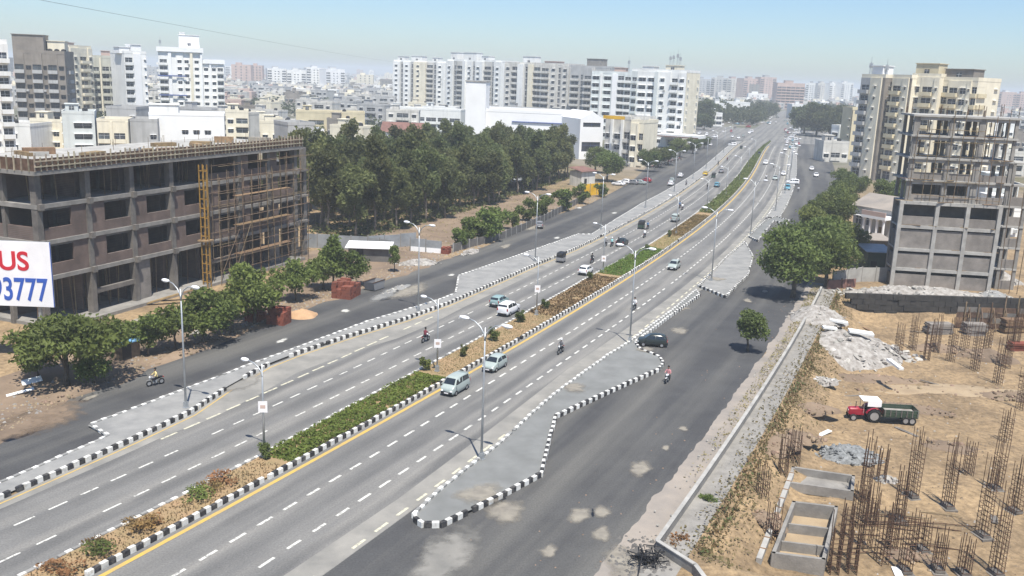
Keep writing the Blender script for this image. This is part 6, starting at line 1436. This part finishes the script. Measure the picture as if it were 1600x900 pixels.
# retaining face, rubble edge and stacked materials below the right frame
def retaining():
    A, B = Vector((41.5, 112.0, 0)), Vector((92, 113.2, 0)); d = B-A; L = d.length; t = thing('retaining_wall', 'dark stone retaining wall at the back of the excavation', 'wall', (A.x, A.y, -2.3), math.atan2(d.y, d.x))
    rows, n = 5, 34
    for k in range(rows):
        for i in range(n): put('stone_block', boxm(L/n-.05, .5, .66, 'stone_dark'), t, ((i+.5+(k % 2)*.5)*L/n, random.uniform(-.08, .08), k*.68), random.uniform(-.02, .02))
    heap('rubble_heap', 'long grey rubble edge between the retaining wall and the right frame', Vector((52, 116.6, 0)), 11, 2.6, 1.2, 'rubble', .02, 'stone', 200, seed=22)
    heap('rubble_heap', 'white debris and sacks heap before the right frame', Vector((62.5, 117.2, 0)), 2.8, 1.4, .9, 'paving', 0, 'stone', 80, seed=23)
    for i, (x, y, w, h, mm, lb) in enumerate([(51, 106.5, 3.2, 1.3, 'brick_grey', 'grey block stack at the left of the rear pit'), (55.5, 107, 2.6, 1.5, 'brick_grey', 'grey block stack in the middle of the rear pit'), (60.5, 107.6, 2.8, 1.7, 'timber', 'stack of shuttering planks in the rear pit'), (65, 107, 3.0, 1.8, 'timber', 'taller stack of shuttering planks near the right edge'), (57.5, 100.5, 2.2, .9, 'brick_red', 'red brick stack beside the rear columns'), (63, 99, 2.6, .8, 'orangesand', 'orange brick stack near the right edge')]):
        t = thing('material_stack', lb, 'stack', (x, y, gz(x, y)), random.uniform(-.1, .1))
        n = 7
        for k in range(n): put('layer', boxm(w*random.uniform(.85, 1.05), 1.3, h/n*.9, mm), t, (random.uniform(-.1, .1), random.uniform(-.1, .1), k*h/n), random.uniform(-.04, .04))
retaining()
def shuttering():
    t = thing('shuttering_wall', 'dark timber shuttering wall with props at the rear right of the excavation', 'shuttering', (55, 109.2, -2.2), .02)
    for i in range(16):
        for k in range(4): put('shutter_panel', boxm(1.42, .08, .62, random.choice(['shutter_brown', 'timber', 'shutter_brown', 'concrete_raw'])), t, (i*1.5, random.uniform(-.05, .05), .1+k*.66), random.uniform(-.02, .02))
        o = put('shutter_prop', boxm(.1, .1, 3.0, 'bamboo'), t, (i*1.5+.7, -1.3, 0)); o.rotation_euler = (-.45, 0, 0)
    for i in range(15): put('shutter_post', boxm(.12, .12, random.uniform(3.0, 4.6), 'bamboo'), t, (i*1.6+.2, -.15, 0))
shuttering()
def yard():
    panel_wall('yard_wall', 'pale yard wall between the trees and the right frame', [(1300, 446), (1345, 440), (1388, 440)], 2.0, 'concrete_pale')
    panel_wall('red_sheet', 'dark red sheet fence under the roadside trees', [(1292, 452), (1336, 449)], 1.2, 'roofred', 'rust')
    shed('dark stand-in block for the open left side of the right frame', (1352, 428), (1390, 430), 3.2, 5, 'sheetmetal', 'car_green')  # added shed shape stands in for the frame's dark open side
    shed('long low tin roofed shed behind the trees', (1340, 400), (1388, 402), 2.6, 5, 'footpath', 'concrete_dark')
yard()
heap('rubble_heap', 'dark scrap heap right of the bare frame', G(1562, 440), 3.0, 3.0, 1.4, 'rubble', 0, 'stone', 90, seed=25)

# ================================================================ TOWN
mats_h = ['white', 'cream', 'stained', 'greywall', 'pinkwall', 'stained', 'greywall', 'stained']
def lowhouse(label, px0, Y0, px1, Y1, ytop, depth, front, m, extra=True, group=None, **kw):
    Z = ZT((px0+px1)/2, ytop, (Y0+Y1)/2); r, T, W, a = tower('house', label, px0, Y0, px1, Y1, Z, depth, front, m=m, cat='house', group=group, parapet=.8, **kw)
    if extra: roofbox(r, T, a, W*.1, W*.1+3.2, 2, 5.5, Z+.1, Z+2.5, m, win=True); tank(r, T(W*.7, 3, Z+.15))
    return r, T, W, a, Z
lowhouse('flat white house at the left edge over the unfinished block', -60, 250, 45, 250, 196, 14, [('w', 2), ('W', 3), ('w', 2), ('.', 1)], 'white')
lowhouse('cream house with shaded verandah behind the hoarding side', 45, 262, 95, 262, 190, 12, [('o', 3), ('w', 2)], 'cream')
lowhouse('white house with one broad arched window under the brown tower', 96, 255, 147, 258, 178, 12, [('.', 1), ('W', 3)], 'tealwall', left=[('.', 2, 0, 'white'), ('w', 1, 0, 'white')])
lowhouse('low cream arcaded house beside the broad window house', 150, 258, 199, 260, 190, 12, [('o', 2), ('.', .4, .3), ('o', 2), ('.', .4, .3)], 'cream', extra=False)
lowhouse('plain grey house between arcaded house and long white house', 202, 262, 245, 264, 190, 12, [('.', 2), ('w', 1)], 'greywall', extra=False)
lowhouse('grey box house rising behind the arcaded house', 165, 300, 212, 300, 170, 12, [('.', 3), ('w', 1)], 'greywall', extra=False)
r, T, W, a, Z = lowhouse('long bright white house with three black windows below the tall white tower', 232, 268, 350, 274, 181, 14, [('.', 2.6), ('w', 1), ('w', 1), ('w', 1), ('.', 1)], 'white_clean', extra=False, fh=4.2)
roofbox(r, T, a, 0, 8, 2, 8, Z+.1, ZT(250, 164, 270), 'white'); 
lowhouse('cream house with roof terrace right of the long white house', 352, 300, 388, 302, 176, 12, [('w', 1), ('o', 1.4)], 'cream')
lowhouse('pale grey house beside the grove top left', 450, 232, 492, 236, 196, 10, [('w', 1), ('s', 1), ('w', 1)], 'greywall', extra=False)
lowhouse('white two tier house touching the grove left edge', 476, 240, 506, 242, 206, 10, [('W', 1), ('.', .6)], 'white_clean', extra=False)
lowhouse('long yellow low house with red doors above the grove', 462, 360, 570, 365, 177, 12, [('w', 1), ('o', 1.6), ('w', 1), ('o', 1.6), ('w', 1)], 'yellowish')
lowhouse('long cream arcade with a row of arches left of the blank slab', 610, 420, 720, 415, 172, 12, [('o', 1)]*6, 'white', extra=False)
lowhouse('white low block with green sheet canopy left of the blank slab', 660, 470, 712, 468, 169, 12, [('o', 1), ('w', 1), ('o', 1)], 'white')
lowhouse('white low block with green awning beside cream arcade', 608, 480, 655, 478, 170, 12, [('w', 1), ('o', 1)], 'white')
for px0, px1, Y in ((610, 636, 476), (664, 708, 464)):
    a_, c_ = PX(px0, Y, 8), PX(px1, Y, 8); t = thing('awning', 'bright green sheet awning ' + ('left' if px0 < 640 else 'right') + ' of the two before the central row', 'awning', (a_.x, a_.y, 0)); bb = MB(); w_ = c_.x-a_.x; z = ZT(px0, 171, Y)
    bb.quad((0, -5, z-1.2), (w_, -5, z-1.2), (w_, 1, z), (0, 1, z)); build(bb, 'sheet', 'greensheet', t); bb = MB(); bb.tube([(.3, -4.8, 0), (.3, -4.8, z-1.2)], .1, 5); build(bb, 'post', 'steel', t); bb = MB(); bb.tube([(w_-.3, -4.8, 0), (w_-.3, -4.8, z-1.2)], .1, 5); build(bb, 'post', 'steel', t)
def gable_house():
    p = PX(596, 262, 6); q = PX(655, 258, 6); t = thing('house', 'grey house with red brown pitched roof rising above the grove', 'house', (p.x, p.y, 0)); W = q.x-p.x; H = ZT(620, 206, 260); D = 9; R = ZT(620, 193, 260)
    bb = MB(); bb.box(0, W, 0, D, 0, H); i = len(bb.v); bb.v += [(0, 0, H), (0, D, H), (0, D/2, R)]; bb.f.append((i, i+1, i+2)); bb.m.append(0); build(bb, 'wall', 'tealwall', t)
    bb = MB(); bb.quad((-.4, -.6, H-.2), (W+.4, -.6, H-.2), (W+.4, D/2, R+.1), (-.4, D/2, R+.1)); bb.quad((-.4, D/2, R+.1), (W+.4, D/2, R+.1), (W+.4, D+.6, H-.2), (-.4, D+.6, H-.2)); build(bb, 'roof', 'roofred', t)
    for x in (2, 6): put('window', pane_mesh(1.4, 1.3, True, 'white_clean'), t, (x, -.06, H-2.6))
gable_house()
# low pale market roofs by the junction
for px0, px1, Y, y, lb in [(1108, 1135, 640, 163, 'low pale market hall left of the far junction'), (1136, 1172, 660, 161, 'pale market hall with a water tower by the far junction'), (1100, 1130, 560, 178, 'teal roofed stall row at the junction'), (1238, 1255, 760, 164, 'white gate building at the end of the far road')]:
    r, T, W, a, Z = lowhouse(lb, px0, Y, px1, Y, y, 14, [('o', 1)]*3, 'white', extra=False); roofbox(r, T, a, W*.4, W*.4+3, 3, 6, Z, Z+3, 'white')
# right edge houses
for px0, px1, Y, y, m, lb in [(1556, 1612, 170, 330, 'white', 'white house right of the bare frame'), (1548, 1600, 215, 290, 'tealwall', 'pale blue house beyond the bare frame'), (1525, 1580, 330, 222, 'cream', 'cream house behind the bare frame wing'), (1560, 1625, 300, 240, 'stained', 'weathered house at the right edge'), (1530, 1590, 420, 196, 'white', 'white low house right of the cream towers'), (1575, 1640, 500, 186, 'greywall', 'grey house far at the right edge'), (1290, 1330, 330, 224, 'stained', 'weathered low shop under the slim yellow block')]:
    lowhouse(lb, px0, Y, px1, Y, y, 10, [('w', 1), ('o', 1.4), ('w', 1)], m)
# named far blocks
def farrow(label, px0, px1, Y, ytop, n, m, fh=3.0, pat=None, grp=None):
    for i in range(n):
        a_, c_ = px0+(px1-px0)*i/n, px0+(px1-px0)*(i+.97)/n; yt = ytop+random.uniform(-2, 2)
        Z = ZT((a_+c_)/2, yt, Y); r, T, W, a = tower('apartment_block', label if n == 1 else f'{label}, {ordn[i]} from the left', a_, Y+random.uniform(-12, 12), c_, Y+random.uniform(-12, 12), Z, 15, pat or [('o', 1.4), ('.', .5, .8), ('w', 1), ('w', 1), ('.', .5, .8), ('o', 1.4)], m=random.choice(m), group=grp, fh=fh)
        roofbox(r, T, a, W*.3, W*.6, 3, 9, Z, Z+3.5, random.choice(m))
farrow('white slab block far left', 418, 540, 1150, 109, 4, ['white_clean', 'white'], grp='white slabs on the far left horizon')
farrow('hazy tower on the horizon right of the central row', 1084, 1212, 1350, 123, 5, ['pinkwall', 'stained', 'greywall'], grp='hazy towers on the right horizon')
farrow('brown brick block closing the far road', 1213, 1257, 1020, 131, 1, ['pinkwall'], pat=[('o', 1)]*6)
farrow('pale tower behind the brown brick block', 1258, 1332, 1500, 131, 4, ['white', 'stained', 'greywall'], grp='pale towers beyond the brown block')
farrow('hazy pale block behind the cream towers', 1518, 1610, 1300, 146, 4, ['white', 'stained', 'pinkwall'], grp='hazy blocks at the right edge')
farrow('pale distant tower left of the central row', 352, 415, 1800, 106, 2, ['white', 'stained'], grp='pale towers on the left horizon')

# the countless small houses of the town: the larger ones as houses, the rest as one mass
def hproto(m, w, d, nf, k):
    r = thing('house', 'x', 'house', (0, 0, 0)); H = nf*3.1+.6
    block(r, (-w/2, 0, 0), (w/2, 0, 0), H, d, [('w', 1), (random.choice('oWb'), 1.4), ('w', 1)] if w > 9 else [('w', 1), (random.choice('oW'), 1.2)], m=m, parapet=.8)
    def T(x, y, z=0): return Vector((x-w/2, y, z))
    roofbox(r, T, 0, w*.15, w*.15+3, 2, 5, H+.1, H+2.5, m)
    if k % 2: tank(r, T(w*.75, d*.5, H+.1))
    return r
PRO = [(m, hproto(m, random.uniform(8, 15), random.uniform(8, 12), random.choice((1, 2, 2, 3)), k)) for k, m in enumerate(mats_h+['white', 'cream', 'stained', 'brownwall'])]
cname = dict(white='white', cream='cream', stained='weathered', greywall='grey', pinkwall='pinkish', tealwall='pale blue', yellowish='yellow', brownwall='brown')
def free(x, y):
    s, o = so_of(x, y) if y < 420 else (y, x-cx(y))
    if abs(o) < 62 and y < 950 : return False
    if y < 250: return False
    px = 800+FPX*x/y
    if 600 < px < 1100 and y < 330: return False
    return True
NP = 0; tries = 0; placed = []
while NP < 210 and tries < 8000:
    tries += 1; y = random.choice([random.uniform(300, 520), random.uniform(380, 900), random.uniform(500, 1000)]); px = random.choice([random.uniform(345, 620), random.uniform(345, 620), random.uniform(-30, 345), random.uniform(620, 1000), random.uniform(1500, 1640)])
    x = PX(px, y, 5).x
    if not free(x, y) or any((x-a)**2+(y-c)**2 < 15**2 for a, c in placed): continue
    if px < 260 and 280 < y < 460: continue
    placed.append((x, y)); m, pr = random.choice(PRO)
    o = copy_tree(pr); o.location = (x, y, 0); o.rotation_euler = (0, 0, random.uniform(-.5, .5)); NP += 1
    side = 'left of the central apartment row' if px < 620 and px > 345 else ('behind the left towers' if px <= 345 else ('behind the central apartment row' if px < 1100 else 'at the right picture edge'))
    o['label'] = f'small {cname[m]} flat roofed house in the town {side}'; o['group'] = f'{cname[m]} town houses {side}'
def drop(o):
    for ch in KIDS.pop(o.name, ()): drop(ch)
    bpy.data.objects.remove(o)
for m, pr in PRO: drop(pr)
def town_mass():
    tm = ['stained', 'cream', 'stained', 'greywall', 'pinkwall', 'brownwall', 'white']; b = MB()
    for _ in range(5200):
        y = 700*math.exp(random.random()*1.9); px = random.uniform(-150, 1750); x = PX(px, y, 5).x
        if abs(x-cx(y)) < 40 and y < 1000: continue
        tall = random.random() < .03 and y > 1100
        w, d, h = random.uniform(7, 16), random.uniform(7, 14), random.uniform(3.5, 9.5) if not tall else random.uniform(14, 27)
        if tall: w *= 1.6
        i = random.randrange(7); b.box(x, x+w, y, y+d, 0, h, i); 
        if random.random() < .6: b.box(x+w*.2, x+w*.5, y+2, y+5, h, h+2.3, i)
        for f in range(int(h/3.2)):
            for q in range(3): u_ = x+w*(.2+.27*q); b.box(u_, u_+1.5, y-.12, y-.02, f*3.2+1.0, f*3.2+2.3, 7)
    stuff(build(b, 'distant_town', tm+['glass']))
    b = MB()
    for _ in range(2300):
        y = 330*math.exp(random.random()*2.4); px = random.uniform(-100, 1700); x = PX(px, y, 5).x
        if abs(x-cx(y)) < 45 and y < 800: continue
        if y < 330 or (600 < px < 1100 and y < 420): continue
        if mnoise.noise(Vector((x*.006, y*.006, 5))) < -.12: continue
        r = random.uniform(2.2, 4.5); h = random.uniform(4, 8); ls = .45+y*.0009
        for _ in range(34):
            d = Vector((random.gauss(0, 1), random.gauss(0, 1), random.gauss(0, 1))).normalized()*random.random()**.4; leaf_quad(b, Vector((x+d.x*r, y+d.y*r, h*.58+d.z*h*.42)), ls, .6)
    stuff(build(b, 'distant_trees', 'leaf_wood'))
    b = MB()                                                  # dark belts of wood beyond the junction
    for px0, px1, Y0, Y1, n, hh in ((1075, 1215, 600, 900, 800, 13), (1235, 1330, 560, 900, 420, 13), (1500, 1620, 500, 900, 260, 9), (350, 420, 420, 600, 60, 7), (160, 240, 330, 350, 30, 9)):
        for _ in range(n):
            y = random.uniform(Y0, Y1); x = PX(random.uniform(px0, px1), y, 5).x; r = random.uniform(3, 5.5); h = random.uniform(.6, 1)*hh
            if abs(x-cx(y)) < 18: continue
            for _ in range(40):
                d = Vector((random.gauss(0, 1), random.gauss(0, 1), random.gauss(0, 1))).normalized()*random.random()**.4; leaf_quad(b, Vector((x+d.x*r, y+d.y*r, h*.55+d.z*h*.45)), 1.0, .6)
    stuff(build(b, 'distant_woods', 'leaf_wood'))
town_mass()

# overhead cable crossing the sky at the upper left
a_ = PX(20, 120, ZT(20, -8, 120)); c_ = PX(617, 560, ZT(617, 97, 560)); b = MB(); pts = []
for i in range(25):
    t_ = i/24; p = a_.lerp(c_, t_); p.z -= 2.0*4*t_*(1-t_)*.25; pts.append(p)
b.tube(pts, .022, 5); tag(build(b, 'overhead_cable', 'plastic'), 'thin overhead cable crossing the sky above the left towers', 'cable')

# ================================================================ AIR
b = MB(); b.box(-6400, 6400, -350, 7200, -3.0, 46.0); hz = b.mesh('haze', [])
hm = bpy.data.materials.new('haze_air'); hm.use_nodes = True; n = hm.node_tree.nodes; n.clear(); ov = n.new('ShaderNodeOutputMaterial'); pv = n.new('ShaderNodeVolumePrincipled')
pv.inputs['Color'].default_value = (.86, .92, .97, 1); pv.inputs['Density'].default_value = 0.00042; pv.inputs['Anisotropy'].default_value = -0.15
hm.node_tree.links.new(pv.outputs[0], ov.inputs['Volume']); hz.materials.append(hm); stuff(put('haze', hz))
